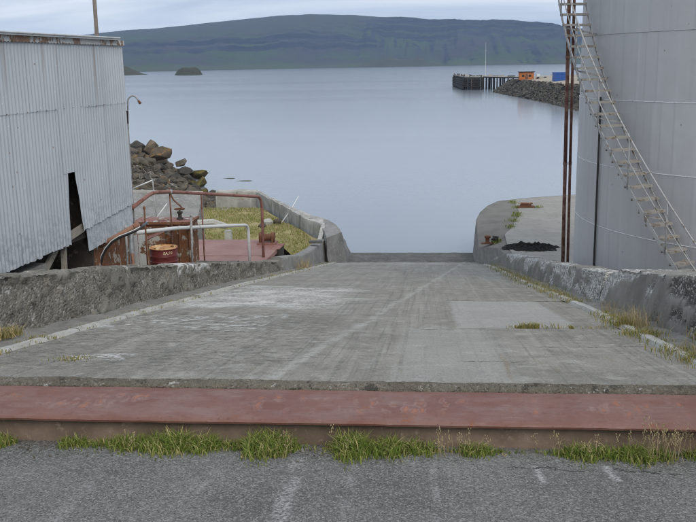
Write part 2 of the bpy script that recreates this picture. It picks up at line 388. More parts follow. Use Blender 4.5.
def m_beam():
    k = NM('red_oxide_steel')
    base = k.mix(k.rng(k.noise(1.6, 6, 0.6), 0.3, 0.7), (0.140, 0.058, 0.044), (0.178, 0.086, 0.066))
    base = k.mix(k.math('MULTIPLY', k.rng(k.noise(2.4, 7, 0.7, k.mapping((1, 2.5, 1))), 0.46, 0.58), 0.35), base, (0.205, 0.130, 0.112))
    # oval rubbed patches along the middle of the plate
    x, y, z = k.xyz()
    wv = k.n('ShaderNodeVectorMath', operation='MULTIPLY_ADD'); nz = k.n('ShaderNodeTexNoise'); nz.inputs['Scale'].default_value = 7; nz.inputs['Detail'].default_value = 6; k.L(k.tc, nz.inputs['Vector']); k.L(nz.outputs['Color'], wv.inputs[0]); wv.inputs[1].default_value = (0.16, 0.22, 0); k.L(k.tc, wv.inputs[2])
    ov = k.voro(1.0, 'Distance', k.mapping((11.0, 3.6, 1.0), loc=(0.0, 0.35, 0), rot=(0, 0, R_(-12)), vec=wv.outputs[0]))
    ring = k.math('MULTIPLY', k.rng(ov, 0.22, 0.34), k.rng(ov, 0.36, 0.48, 1, 0))
    band = k.math('MULTIPLY', k.rng(y, 6.20, 6.32), k.rng(y, 6.50, 6.62, 1, 0))
    pres = k.math('MULTIPLY', k.rng(k.noise(0.9, 4), 0.36, 0.52), band)
    base = k.mix(k.math('MULTIPLY', k.math('MULTIPLY', k.math('MULTIPLY', ring, pres), k.rng(k.noise(16, 5, 0.7), 0.40, 0.56)), 0.55), base, (0.27, 0.175, 0.15))
    base = k.mix(k.math('MULTIPLY', k.math('MULTIPLY', k.rng(ov, 0.12, 0.30, 1, 0), pres), 0.9), base, (0.30, 0.115, 0.06))
    base = k.mix(k.math('MULTIPLY', k.rng(k.noise(30, 7, 0.78), 0.56, 0.64), 0.65), base, (0.075, 0.036, 0.028))
    base = k.mix(k.math('MULTIPLY', k.rng(k.noise(1.0, 6, 0.7, k.mapping((3, 40, 3), rot=(0, 0, R_(4)))), 0.60, 0.68), 0.5), base, (0.27, 0.185, 0.165))
    base = k.mix(k.math('MULTIPLY', k.rng(k.noise(4.5, 8, 0.8), 0.60, 0.64), 0.8), base, (0.20, 0.075, 0.035))
    rr = k.rng(k.noise(5, 5), 0.3, 0.7, 0.42, 0.66)
    return k.done(base, rr, k.bump(k.math('ADD', k.math('MULTIPLY', ring, -0.4), k.noise(26, 6, 0.65)), 0.22, 0.008), spec=0.4)
M_beam = m_beam()
M_beam_dk = plain('brown_scaled_steel', (0.15, 0.11, 0.082), (0.23, 0.17, 0.128), 3, 0.8, (0.28, 0.215, 0.165), 0.4, 40)

def m_corr():
    k = NM('weathered_painted_sheet'); x, y, z = k.xyz()
    oi = k.n('ShaderNodeObjectInfo').outputs['Random']
    base = k.mix(k.rng(k.noise(0.8, 5), 0.3, 0.7), (0.385, 0.42, 0.455), (0.44, 0.47, 0.50))
    base = k.mix(k.math('MULTIPLY', oi, 0.35), base, (0.33, 0.365, 0.40))
    # worn blue-grey zinc towards the ragged foot
    low = k.rng(k.math('ADD', z, k.math('MULTIPLY', k.math('SUBTRACT', k.noise(1.6, 5, 0.7), 0.5), 1.6)), 6.0, 6.9, 1, 0)
    base = k.mix(k.math('MULTIPLY', k.math('MULTIPLY', low, k.rng(k.noise(9, 6, 0.75), 0.45, 0.58)), 0.55), base, (0.20, 0.235, 0.27))
    # rust runs below the eave and grey streaks
    run = k.noise(1.0, 4, 0.6, k.mapping((5.0, 5.0, 0.16)))
    base = k.mix(k.math('MULTIPLY', k.math('MULTIPLY', k.rng(run, 0.60, 0.74), k.rng(z, 7.6, 9.5)), 0.75), base, (0.19, 0.135, 0.10))
    run2 = k.noise(1.0, 4, 0.6, k.mapping((11.0, 11.0, 0.12), loc=(4, 1, 7)))
    base = k.mix(k.math('MULTIPLY', k.rng(run2, 0.54, 0.70), 0.35), base, (0.28, 0.295, 0.31))
    sp = k.voro(3.2, 'Distance'); base = k.mix(k.math('MULTIPLY', k.rng(sp, 0.03, 0.07, 1, 0), 0.75), base, (0.17, 0.11, 0.07))
    sp2 = k.voro(6.5, 'Distance', k.mapping(loc=(1, 2, 3))); base = k.mix(k.math('MULTIPLY', k.rng(sp2, 0.04, 0.10, 1, 0), 0.5), base, (0.68, 0.70, 0.72))
    return k.done(base, 0.55, k.bump(k.noise(6, 5), 0.12, 0.03), spec=0.35)
M_corr = m_corr()

def m_rust(name, a, b, paint=None, amt=0.5, scale=5, rough=0.8):
    k = NM(name)
    base = k.mix(k.rng(k.noise(scale, 7, 0.7), 0.32, 0.68), a, b)
    base = k.mix(k.math('MULTIPLY', k.rng(k.noise(scale * 3, 6, 0.7, k.mapping(loc=(3, 3, 3))), 0.54, 0.66), 0.6), base, tuple(q * 0.35 for q in a))
    if paint: base = k.mix(k.rng(k.noise(scale * 1.1, 7, 0.72, k.mapping(loc=(8, 1, 4))), 0.60 - 0.22 * amt, 0.64 - 0.22 * amt), base, paint)
    return k.done(base, rough, k.bump(k.noise(scale * 8, 6, 0.7), 0.35, 0.01), spec=0.3)
M_rust = m_rust('rust', (0.17, 0.075, 0.04), (0.11, 0.05, 0.03))
M_rustbox = m_rust('rusted_white_plate', (0.20, 0.085, 0.04), (0.12, 0.06, 0.035), (0.36, 0.34, 0.30), 0.30, 3.5)
M_rustwhite = m_rust('flaking_white_plate', (0.18, 0.085, 0.045), (0.13, 0.07, 0.04), (0.42, 0.43, 0.42), 0.85, 4.0)
M_redrail = m_rust('red_oxide_pipe', (0.20, 0.085, 0.065), (0.15, 0.06, 0.05), (0.24, 0.12, 0.10), 0.8, 4)
M_redpipe = m_rust('dark_red_pipe', (0.11, 0.045, 0.034), (0.14, 0.065, 0.047), (0.19, 0.11, 0.08), 0.5, 3)
M_brownpipe = m_rust('brown_pipe', (0.24, 0.12, 0.08), (0.19, 0.09, 0.06), (0.29, 0.16, 0.11), 0.7, 4)
M_galv = m_rust('chipped_white_pipe', (0.30, 0.29, 0.27), (0.22, 0.22, 0.22), (0.56, 0.57, 0.57), 1.2, 4, 0.55)
M_galv2 = m_rust('galvanised_post', (0.20, 0.20, 0.20), (0.27, 0.27, 0.27), (0.34, 0.34, 0.34), 0.6, 6, 0.6)
M_deckred = plain('red_deck_paint', (0.22, 0.11, 0.095), (0.28, 0.16, 0.14), 1.2, 0.6, (0.21, 0.13, 0.115), 0.15, 20)
M_drum = plain('maroon_drum_paint', (0.10, 0.019, 0.019), (0.125, 0.028, 0.026), 4, 0.45, (0.10, 0.03, 0.025), 0.1, 30)
M_drumtop = m_rust('rusty_orange_lid', (0.42, 0.20, 0.05), (0.30, 0.12, 0.035), (0.56, 0.40, 0.19), 0.45, 7, 0.6)
M_print = plain('pale_yellow_print', (0.45, 0.34, 0.19), (0.52, 0.42, 0.27), 9, 0.7)
M_hose = plain('black_rubber', (0.018, 0.018, 0.019), (0.03, 0.03, 0.03), 6, 0.35, None, 0.1, 60, spec=0.5)
M_wood = plain('grey_weathered_wood', (0.22, 0.20, 0.175), (0.31, 0.285, 0.25), 5, 0.9, (0.14, 0.12, 0.10), 0.4, 50)
M_pole = plain('brown_pole_wood', (0.16, 0.135, 0.115), (0.22, 0.19, 0.165), 4, 0.9, (0.12, 0.09, 0.07), 0.4, 40)
M_dkwood = plain('tarred_timber', (0.022, 0.019, 0.017), (0.05, 0.043, 0.037), 1.2, 0.9, (0.10, 0.085, 0.07), 0.4, 6)
M_flash = m_rust('rust_streaked_flashing', (0.17, 0.10, 0.065), (0.24, 0.16, 0.115), (0.40, 0.41, 0.41), 0.52, 2.6, 0.65)
M_roof = plain('grey_roof_sheet', (0.40, 0.42, 0.43), (0.50, 0.52, 0.53), 2, 0.6, (0.32, 0.30, 0.28), 0.2, 20)
M_tar = plain('black_tar', (0.012, 0.012, 0.011), (0.03, 0.028, 0.026), 7, 0.95, (0.10, 0.095, 0.085), 0.5, 25, spec=0.08)

def m_tank():
    k = NM('grey_tank_paint'); x, y, z = k.xyz()
    oi = k.n('ShaderNodeObjectInfo').outputs['Random']
    base = k.mix(k.rng(k.noise(0.5, 5, 0.6), 0.3, 0.7), (0.415, 0.418, 0.425), (0.475, 0.478, 0.485))
    base = k.mix(k.math('MULTIPLY', oi, 0.40), base, (0.38, 0.382, 0.39))
    st = k.noise(1.0, 4, 0.6, k.mapping((7, 7, 0.10)))
    base = k.mix(k.math('MULTIPLY', k.rng(st, 0.52, 0.72), 0.32), base, (0.31, 0.31, 0.315))
    st2 = k.noise(1.0, 4, 0.6, k.mapping((4, 4, 0.14), loc=(9, 2, 1)))
    base = k.mix(k.math('MULTIPLY', k.rng(st2, 0.55, 0.72), 0.30), base, (0.60, 0.61, 0.63))
    rr_ = k.math('MULTIPLY', k.rng(k.noise(1.0, 5, 0.65, k.mapping((9, 9, 0.22), loc=(2, 7, 3))), 0.63, 0.74), k.rng(k.noise(0.7, 3), 0.45, 0.6))
    base = k.mix(k.math('MULTIPLY', rr_, 0.5), base, (0.25, 0.18, 0.13))
    sp = k.voro(2.3, 'Distance'); base = k.mix(k.math('MULTIPLY', k.rng(sp, 0.03, 0.06, 1, 0), 0.7), base, (0.22, 0.17, 0.14))
    return k.done(base, 0.48, k.bump(k.noise(1.1, 4), 0.16, 0.14), spec=0.4)
M_tank = m_tank()
M_seam = plain('weld_highlight', (0.58, 0.59, 0.60), (0.68, 0.69, 0.70), 2, 0.5, (0.30, 0.30, 0.31))  # weld colour lightened for the light that the plate ledges catch
M_stair = m_rust('worn_grey_steel', (0.22, 0.17, 0.13), (0.17, 0.15, 0.13), (0.34, 0.345, 0.345), 0.85, 7, 0.7)
M_tread = m_rust('rust_bitten_tread', (0.20, 0.155, 0.115), (0.17, 0.14, 0.115), (0.28, 0.268, 0.245), 0.8, 6, 0.75)

def m_rock(name, dark, mid, lichen, amt):
    k = NM(name); oi = k.n('ShaderNodeObjectInfo').outputs['Random']
    base = k.mix(k.rng(k.noise(1.1, 7, 0.7), 0.32, 0.68), dark, mid)
    base = k.mix(k.math('MULTIPLY', oi, 0.4), base, tuple(q * 0.6 for q in dark))
    g = k.n('ShaderNodeNewGeometry').outputs['Normal']; up = k.xyz(g)[2]
    lm = k.math('MULTIPLY', k.rng(k.noise(1.3, 6, 0.7, k.mapping(loc=(5, 8, 2))), 0.62 - amt * 0.2, 0.70 - amt * 0.2), k.rng(up, -0.1, 0.6))
    base = k.mix(k.math('MULTIPLY', lm, 0.8), base, lichen)
    base = k.mix(k.math('MULTIPLY', k.rng(k.noise(6, 5, 0.7), 0.6, 0.7), 0.5), base, (0.30, 0.29, 0.26))
    return k.done(base, 0.9, k.bump(k.noise(5, 7, 0.7), 0.6, 0.08), spec=0.2)
M_rock = m_rock('grey_brown_rock', (0.075, 0.064, 0.050), (0.145, 0.127, 0.102), (0.24, 0.16, 0.05), 0.15)
M_rock_or = m_rock('orange_lichen_rock', (0.09, 0.07, 0.05), (0.16, 0.13, 0.095), (0.25, 0.135, 0.045), 0.5)
M_rock_ms = m_rock('mossy_rock', (0.055, 0.047, 0.025), (0.10, 0.085, 0.04), (0.13, 0.11, 0.025), 0.9)
M_rock_dk = m_rock('dark_wet_rock', (0.045, 0.042, 0.037), (0.085, 0.08, 0.07), (0.14, 0.12, 0.05), 0.1)
M_riprap = m_rock('breakwater_rock', (0.045, 0.042, 0.036), (0.11, 0.10, 0.085), (0.16, 0.14, 0.10), 0.25)

def m_grass(name, stops, trans=0.25):
    k = NM(name)
    r = k.n('ShaderNodeNewGeometry').outputs['Random Per Island']
    c = k.ramp(r, stops); k.set(k.b.inputs['Base Color'], c); k.b.inputs['Roughness'].default_value = 0.75; k.b.inputs['Specular IOR Level'].default_value = 0.15
    tr = k.n('ShaderNodeBsdfTranslucent'); k.L(c, tr.inputs[0]); mx = k.n('ShaderNodeMixShader'); mx.inputs[0].default_value = trans
    k.L(k.b.outputs[0], mx.inputs[1]); k.L(tr.outputs[0], mx.inputs[2]); k.L(mx.outputs[0], k.o.inputs['Surface'])
    return k.m
M_grass = m_grass('green_grass', [(0.0, (0.09, 0.135, 0.022)), (0.4, (0.155, 0.21, 0.04)), (0.72, (0.235, 0.265, 0.07)), (1.0, (0.44, 0.37, 0.18))])
M_dry = m_grass('dry_grass', [(0.0, (0.38, 0.29, 0.17)), (0.5, (0.47, 0.38, 0.23)), (1.0, (0.29, 0.26, 0.12))])
M_tuft = m_grass('yellow_green_grass', [(0.0, (0.13, 0.15, 0.035)), (0.4, (0.20, 0.21, 0.055)), (0.7, (0.33, 0.28, 0.10)), (1.0, (0.47, 0.36, 0.17))])
M_meadow = m_grass('meadow_grass', [(0.0, (0.19, 0.225, 0.055)), (0.45, (0.28, 0.285, 0.09)), (0.7, (0.39, 0.335, 0.17)), (1.0, (0.46, 0.37, 0.24))])

def m_yard():
    k = NM('yard_ground'); x, y, z = k.xyz()
    grass = k.mix(k.rng(k.noise(0.45, 6, 0.65), 0.36, 0.62), (0.22, 0.215, 0.075), (0.35, 0.30, 0.15))
    grass = k.mix(k.math('MULTIPLY', k.rng(k.noise(1.3, 6, 0.7), 0.56, 0.66), 0.6), grass, (0.30, 0.22, 0.11))
    grav = k.mix(k.rng(k.xyz(k.voro(5, 'Color'))[0], 0.1, 0.9), (0.10, 0.095, 0.082), (0.26, 0.245, 0.215))
    gm = k.rng(k.math('ADD', y, k.math('MULTIPLY', k.math('SUBTRACT', k.noise(0.5, 5), 0.5), 5)), 48.0, 50.5)
    gn = k.rng(k.math('ADD', y, k.math('MULTIPLY', k.math('SUBTRACT', k.noise(0.5, 5), 0.5), 2)), 30.5, 31.5, 1, 0)
    c = k.mix(k.math('MAXIMUM', gm, gn), grass, grav)
    return k.done(c, 0.95, k.bump(k.noise(9, 7, 0.75), 0.8, 0.06), spec=0.15)
M_yard = m_yard()

def m_sea():
    k = NM('sea_water'); x, y, z = k.xyz()
    b1 = k.noise(0.9, 4, 0.6, k.mapping((0.7, 1.6, 1)))
    b3 = k.noise(3.3, 3, 0.6)
    n1 = k.bump(b1, 0.14, 0.06); n1 = k.bump(b3, 0.25, 0.02, n1)
    c = k.mix(k.rng(k.noise(0.02, 4), 0.35, 0.65), (0.190, 0.219, 0.250), (0.20, 0.23, 0.261))
    rr = k.rng(k.noise(0.011, 5, 0.6, k.mapping((0.35, 1.6, 1))), 0.35, 0.65, 0.135, 0.155)
    k.b.inputs['IOR'].default_value = 1.333
    return k.done(c, rr, n1, spec=0.5)
M_sea = m_sea()

def m_hill():
    k = NM('hillside'); x, y, z = k.xyz()
    n = k.n('ShaderNodeNewGeometry').outputs['Normal']; up = k.xyz(n)[2]
    big = k.noise(0.004, 7, 0.65); fine = k.noise(0.03, 9, 0.75, k.mapping((1, 0.35, 0.5)))
    veg = k.mix(k.rng(k.math('ADD', big, k.math('MULTIPLY', k.math('SUBTRACT', fine, 0.5), 0.7)), 0.40, 0.60), (0.042, 0.066, 0.020), (0.046, 0.040, 0.046))
    veg = k.mix(k.rng(z, 95, 190), veg, (0.048, 0.045, 0.032))
    veg = k.mix(k.math('MULTIPLY', k.rng(z, 4, 26, 1, 0), 0.45), veg, (0.095, 0.12, 0.035))
    lay = k.noise(1.0, 5, 0.7, k.mapping((0.002, 0.002, 0.09)))
    rock = k.mix(k.rng(lay, 0.4, 0.62), (0.010, 0.011, 0.020), (0.036, 0.034, 0.048))  # rock tinted blue-violet to carry part of the distance haze
    steep = k.rng(k.math('ADD', up, k.math('MULTIPLY', k.math('SUBTRACT', fine, 0.5), 0.35)), 0.86, 0.95, 1, 0)
    c = k.mix(steep, veg, rock)
    scree = k.math('MULTIPLY', k.rng(k.noise(1.0, 6, 0.7, k.mapping((0.02, 0.003, 0.004))), 0.52, 0.66), k.rng(z, 25, 70))
    c = k.mix(k.math('MULTIPLY', scree, 0.6), c, (0.036, 0.033, 0.044))
    c = k.mix(k.rng(z, 0.6, 2.6, 1, 0), c, (0.06, 0.055, 0.05))
    return k.done(c, 0.95, k.bump(k.noise(0.06, 9, 0.75), 1.0, 6.0), spec=0.1)
M_hill = m_hill()
M_islet = m_rock('islet_rock', (0.025, 0.023, 0.023), (0.06, 0.052, 0.047), (0.07, 0.075, 0.022), 0.8)

# ================================================================== setting
ZR = lambda y: 7.772 - 0.187 * y
ZA = lambda y: (7.4 - 0.185 * y) if y > -1.5 else 7.4 + 0.2775
# sea
struct(MB().add([(-14000, -300, 0), (14000, -300, 0), (14000, 16000, 0), (-14000, 16000, 0)], [(0, 1, 2, 3)]).build('sea', M_sea))

# apron of asphalt in front of the steel beam
def apron(u, v):
    x = -14 + 28 * v; y = 6.62 - 40 * u ** 2.2
    return (x, y, ZA(y) + 0.012 * fbm(x * 0.9, y * 0.9))
struct(auto_smooth(MB().grid(apron, 150, 160, flip=True).build('asphalt_road', M_asph)))

# slipway slabs
slip = bpy.data.objects.new('slipway', None); col.objects.link(slip); slip.location = (-0.9, 6.7, ZR(6.7)); struct(slip)
slip['label'] = 'worn grey concrete slipway running down to the water'
def slab(x0, x1, y0, y1, dz=0.0, nx=None):
    m = MB(); L = y1 - y0; nu = max(6, int(L / 0.22)); nv = nx or max(6, int((x1 - x0) / 0.2))
    def f(u, v):
        x = x0 + (x1 - x0) * v; y = y0 + L * u
        e = min(u * L, (1 - u) * L, 9) ; d = -0.012 * (1 - sm(0, 0.06, e)) if 0 < 1 else 0
        return (x, y, ZR(y) + dz + 0.010 * fbm(x * 1.3, y * 0.8) + d)
    m.grid(f, nu, nv, flip=True)
    b = len(m.v)
    for (p, q) in (((x0, y0), (x1, y0)), ((x1, y0), (x1, y1)), ((x1, y1), (x0, y1)), ((x0, y1), (x0, y0))):
        m.add([(p[0], p[1], ZR(p[1]) + dz - 0.012), (q[0], q[1], ZR(q[1]) + dz - 0.012), (q[0], q[1], ZR(q[1]) - 0.35), (p[0], p[1], ZR(p[1]) - 0.35)], [(0, 3, 2, 1)])
    return auto_smooth(m.build('slab', M_ramp, slip))
slab(-4.75, 0.35, 6.85, 37.3)
slab(0.35, 2.85, 6.85, 11.20)
slab(0.35, 2.85, 11.245, 15.90, -0.006)
slab(0.35, 2.85, 15.905, 37.3)
# rough pebbly front lip of the slipway above the beam
def lip(u, v):
    x = -4.75 + 7.6 * u; t = v
    prof = [(6.725, -0.18), (6.72, -0.06), (6.732, -0.018), (6.77, -0.002), (6.865, 0.001), (6.87, -0.1)]
    i = min(int(t * 5), 4); fr = t * 5 - i
    y = prof[i][0] + (prof[i + 1][0] - prof[i][0]) * fr; z = prof[i][1] + (prof[i + 1][1] - prof[i][1]) * fr
    r = 0.007 * noise.noise((x * 24, v * 9, 3)) + 0.010 * fbm(x * 2.5, v * 3, 8)
    rr = r if 0 < v < 0.9 else 0
    return (x, y + rr * 1.0, ZR(6.77) + z + rr * 0.4)
auto_smooth(MB().grid(lip, 420, 10, flip=True).build('slab_edge', M_agg2, slip), 60)
# dark slab at the foot, half under water at its end
m = MB()
def foot(u, v):
    x = -3.75 + 5.95 * v; y = 37.33 + 2.6 * u
    return (x, y, 0.70 - 0.05 * u + 0.02 * fbm(x * 2, y * 2))
m.grid(foot, 10, 26, flip=True); m.add([(-3.75, 39.93, 0.65), (2.2, 39.93, 0.65), (2.2, 40.4, -1.5), (-3.75, 40.4, -1.5)], [(0, 3, 2, 1)])
m.build('slab', M_conc_dk, slip)
def footlip(u, v):
    x = -3.8 + 6.0 * u; a = math.pi * v
    r = 0.09 + 0.05 * fbm(x * 3.5, v * 2, 4)
    return (x, 37.38 + math.cos(a) * 0.16 + 0.06 * fbm(x * 2, 5), 0.68 + math.sin(a) * r)
MB().grid(footlip, 120, 7).build('slab_edge', M_agg2, slip)

# gutters and kerbs
KL = [(5, -4.33), (19, -4.33), (24.6, -4.14), (33.5, -3.87), (37.3, -3.72)]
KR = [(5, 2.47), (9.9, 2.50), (13.2, 2.57), (16.7, 2.50), (22.4, 2.38), (30.9, 2.36), (37.4, 2.12)]
def gutter(name, tab, side, w):
    def f(u, v):
        y = 7.0 + 30.2 * u; x = lerp_tab(tab, y) + side * (0.02 + w * v)
        return (x, y, ZR(y) + 0.018 + 0.06 * v * v + 0.02 * fbm(x * 3, y * 1.5))
    struct(MB().grid(f, 150, 7, flip=(side > 0)).build(name, M_gutter), label='dirty concrete gutter strip beside the slipway')
gutter('gutter', KL, -1, 0.62); gutter('gutter', KR, 1, 0.62)
def kerb(tab, side, label, y0, y1, group):
    root = thing('kerb', label, 'kerb', (lerp_tab(tab, y0), y0, ZR(y0)), group)
    y = y0; w = 0.16
    while y < y1:
        L = random.uniform(1.3, 2.1); ye = min(y + L, y1); xa, xb = lerp_tab(tab, y), lerp_tab(tab, ye)
        z = random.uniform(0.035, 0.05); m = MB()
        def f(u, v, y=y, ye=ye, xa=xa, xb=xb, z=z):
            yy = y + (ye - y - 0.012) * u; xx = xa + (xb - xa) * u + (v - 0.5) * w
            e = min(v, 1 - v) < 0.01
            j = 0.014 * noise.noise((xx * 9, yy * 9, 1.0))
            return (xx + j, yy, ZR(yy) + (z if not e else z - 0.05) + 0.012 * noise.noise((xx * 13, yy * 13, 2.0)))
        m.grid(f, 14, 6, flip=True)
        m.build('kerbstone', M_conc_lt, root); y = ye
kerb(KL, -1, 'pale concrete kerb line along the rough left-hand wall of the slipway', 6.98, 36.0, None)
kerb(KR, 1, 'pale grass-grown kerb line along the right-hand wall of the slipway', 6.98, 34.0, None)

# ------------------------------------------------------------------ rough walls beside the slipway
def wall(label, facex, toph, y0, y1, side, thick, mat, amp, step=0.05, batter=0.08, back=1.6, name='concrete_wall', spall=None, depth=0.03):
    n = int((y1 - y0) / step)
    prof_n = 44; SPL = []
    def f(u, v):
        y = y0 + (y1 - y0) * u; h = toph(y); fx = facex(y)
        a = 0.3 + h; tot = a + thick + back; d = v * tot
        if d < a: dx, dz, nx_, nz_ = batter * (d / a) ** 1.3, -0.3 + d, -1, 0.15
        elif d < a + thick: dx, dz, nx_, nz_ = batter + (d - a), h, 0, 1
        else: dx, dz, nx_, nz_ = batter + thick, h - (d - a - thick), 1, 0
        c = min(abs(d - a), abs(d - a - thick)); rd = 0.022 * max(0, 1 - c / 0.06) ** 2
        x = fx + side * dx; z = ZR(y) + dz
        p = (x * 1.0, y * 1.0, z * 1.0)
        r = amp * (0.6 * fbm(x * 1.1, y * 1.1, z * 1.1, 3) + 0.5 * noise.noise((x * 6, y * 6, z * 6)) + 0.45 * noise.noise((x * 15, y * 15, z * 15)))
        if dz > h - 0.25 and d < a + thick: r += amp * 0.9 * fbm(y * 3.2, x * 3, 7.7, 4)
        q = spall(y, dz, h) if spall else 0.0
        SPL.append(q); r -= depth * q * (1 if nz_ <= 0.2 else 0.6)
        return (x + side * (nx_ * r), y, z + (nz_ * r if nz_ else r * 0.3) - rd)
    m = MB(); m.grid(f, n, prof_n, flip=(side > 0))
    k = prof_n + 1
    m.f.append(tuple(range(0, k)) if side > 0 else tuple(range(k - 1, -1, -1)))
    m.f.append(tuple(range(n * k + k - 1, n * k - 1, -1)) if side > 0 else tuple(range(n * k, n * k + k)))
    o = m.build(name, mat, None, False); auto_smooth(o, 60)
    at = o.data.attributes.new('spall', 'FLOAT', 'POINT'); at.data.foreach_set('value', SPL)
    return tag(o, label, 'wall')
def spall_left(y, dz, h):
    tb = sm(h - 0.10, h - 0.01, dz + 0.07 * fbm(y * 2.3, 1.1))
    a = fbm(y * 1.1, dz * 3.0, 3.3, 6) * 1.1 + 0.30 - 0.5 * tb - 0.22 * sm(0.2, 0.0, dz)
    return sm(-0.02, 0.05, a)
def spall_right(y, dz, h):
    top = sm(h - 0.38, h - 0.02, dz)
    a = fbm(y * 0.8, dz * 2.2, 8.8, 5) + 0.66 * top - 0.38 + 0.75 * sm(11.6, 9.6, y + 1.2 * fbm(y, dz * 3, 2)) + 0.5 * sm(1.0, 0.2, abs(y - 15.2))
    return sm(-0.02, 0.05, a)
lh = [(5, .76), (9.3, .75), (12.7, .72), (16.5, .63), (22, .50), (26, .40), (28, 0.40)]
wall('long rough pebbly concrete wall on the left in front of the tin shed', lambda y: lerp_tab(KL, y) - 0.40, lambda y: lerp_tab(lh, y) , 4.2, 27.0, -1, 0.5, M_agg, 0.022, 0.04, spall=spall_left, depth=0.05)
lh2 = [(27, .47), (29, .50), (31, 0.46), (33.5, 0.62), (35.5, 0.85), (37.5, 1.1)]
wall('short smooth dark grey wall by the grass where the slipway meets the water', lambda y: lerp_tab(KL, y) - 0.38, lambda y: lerp_tab(lh2, y), 27.25, 37.6, -1, 0.35, M_conc, 0.018, 0.07)
rh1 = [(15, .60), (16, .56), (19.5, .55), (25, .51), (32, 0.50), (35, .50)]
wall('lower grey wall with white crumbling top in front of the big tank', lambda y: lerp_tab(KR, y) + 0.34 - 0.28 * sm(31.5, 35, y), lambda y: lerp_tab(rh1, y), 15.25, 35.2, 1, 0.5, M_wallR, 0.016, 0.05, 0.14, spall=spall_right, depth=0.03)
rh2 = [(5, .72), (9.95, .71), (12.25, .70), (14.2, .67), (14.8, .58), (15.2, .42)]
wall('taller patched wall with bare dark pebbles on the right under the stairs', lambda y: lerp_tab(KR, y) + 0.36 - 0.05 * sm(13, 15, y), lambda y: lerp_tab(rh2, y), 4.2, 15.2, 1, 0.55, M_wallR, 0.02, 0.04, 0.16, spall=spall_right, depth=0.04)

# ------------------------------------------------------------------ yard on the left (terraced ground down to the shore)
SH = [(30, -7.0), (46, -8.0), (50, -10.4), (56, -11.8), (62, -13.9), (66, -16.8), (71, -18.2), (75, -19.8), (82, -24), (95, -34), (120, -60)]
YZ = [(3, 6.5), (8, 6.3), (10, 5.6), (13, 5.3), (17, 4.9), (18, 4.45), (22.9, 4.0), (23.6, 3.0), (30, 2.9), (33, 1.85), (36, 1.72), (46, 1.65), (52, 1.4), (60, 1.1), (120, 1.4)]
def yard_z(x, y):
    z = lerp_tab(YZ, y)
    d = lerp_tab(SH, y) - x
    if y > 47: z = -0.9 + (z + 0.9 + 1.2 * sm(4, 16, d) * sm(56, 64, y)) * sm(-3, 7.5, d)
    if y > 58: z = max(z if d < 8 else 0, min(2.5, -0.35 + d * (0.22 + 0.33 * sm(60, 67, y)))) if d > -2 else z
    return z + (0.10 * fbm(x * 0.5, y * 0.5) if y > 31 else 0.02 * fbm(x, y))
def yard(u, v):
    y = 3 + 107 * u ** 1.3; e = lerp_tab([(3, -4.95), (31, -4.9), (37, -4.3), (38.5, -5.0), (48, -9.4), (49, -10.6)], y) if y < 49 else lerp_tab(SH, y) + 4.0
    x = e - (v ** 1.6) * 75
    return (x, y, yard_z(x, y))
struct(auto_smooth(MB().grid(yard, 150, 90).build('ground', M_yard), 70), label='rough yard ground with grass and shingle left of the slipway')

# ground behind the right wall (hidden slope to quay level)
def yardr(u, v):
    y = 2 + 30 * u; x = 3.35 + 30 * v ** 1.5
    return (x, y, 6.3 + (2.2 - 6.3) * sm(7, 15, y))
struct(MB().grid(yardr, 40, 20, flip=True).build('ground', M_quay_dk), label='ground round the foot of the tank')

# ------------------------------------------------------------------ quay on the right
quay = bpy.data.objects.new('quay', None); col.objects.link(quay); quay.location = (3, 40, 2.3); struct(quay)
quay['label'] = 'concrete quay with curved corner beside the foot of the slipway'
QE = [(2.95, 31.0, 2.28), (2.62, 33.2, 2.24), (2.08, 35.6, 1.78), (2.12, 37.2, 2.05), (2.16, 39.2, 2.27), (2.45, 41.2, 2.29), (2.9, 43.0, 2.3), (3.5, 44.5, 2.3), (5.2, 45.6, 2.3), (7.3, 46.5, 2.3), (14, 48.2, 2.3), (40, 53, 2.3)]
JN = [(3.1, 31.0), (3.0, 33.0), (3.05, 35.6), (3.6, 37.4), (3.75, 38.8), (4.1, 40.2), (4.15, 42.6), (4.25, 44.0), (4.3, 44.9)]
m = MB(); nq = len(JN)
vs = [(p[0], p[1], p[2]) for p in QE[:nq]] + [(p[0] + .2, p[1], 2.295) for p in JN]
m.add(vs, [(i, nq + i, nq + i + 1, i + 1) for i in range(nq - 1)])
o = m.build('quay_edge_strip', M_quay_dk, quay)
bm = bmesh.new(); bm.from_mesh(o.data); bmesh.ops.subdivide_edges(bm, edges=bm.edges[:], cuts=5, use_grid_fill=True)
for v in bm.verts: v.co.z += 0.012 * fbm(v.co.x * 2, v.co.y * 2)
bmesh.ops.recalc_face_normals(bm, faces=bm.faces); bm.to_mesh(o.data); bm.free()
m = MB(); pale_outline = [(3.3, 15.5, 2.304)] + [(p[0] + 0.05 + .05 * math.sin(p[1] * 3), p[1], 2.304) for p in JN] + [(5.2, 45.5, 2.304), (7.3, 46.4, 2.304), (14, 48.1, 2.304), (40, 52.9, 2.304), (40, 15.5, 2.304)]  # outline of the paler quay slab
m.add(pale_outline, [tuple(range(len(pale_outline)))]); m.build('quay_slab', M_quay_lt, quay, fixn=True)
m = MB(); qb = [(2.95, 31.0), (2.54, 33.2), (2.02, 35.6), (2.0, 37.4), (1.93, 39.8), (2.2, 41.9), (2.7, 43.7), (3.4, 45.2), (5.2, 46.2), (7.3, 47.1), (14, 48.8), (40, 53.6)]
vs = [(p[0], p[1], p[2]) for p in QE] + [(p[0], p[1], -1.0) for p in qb]; n = len(QE)
m.add(vs, [(i, i + 1, n + i + 1, n + i) for i in range(n - 1)])
o = m.build('quay_wall', M_conc, quay, fixn=True)
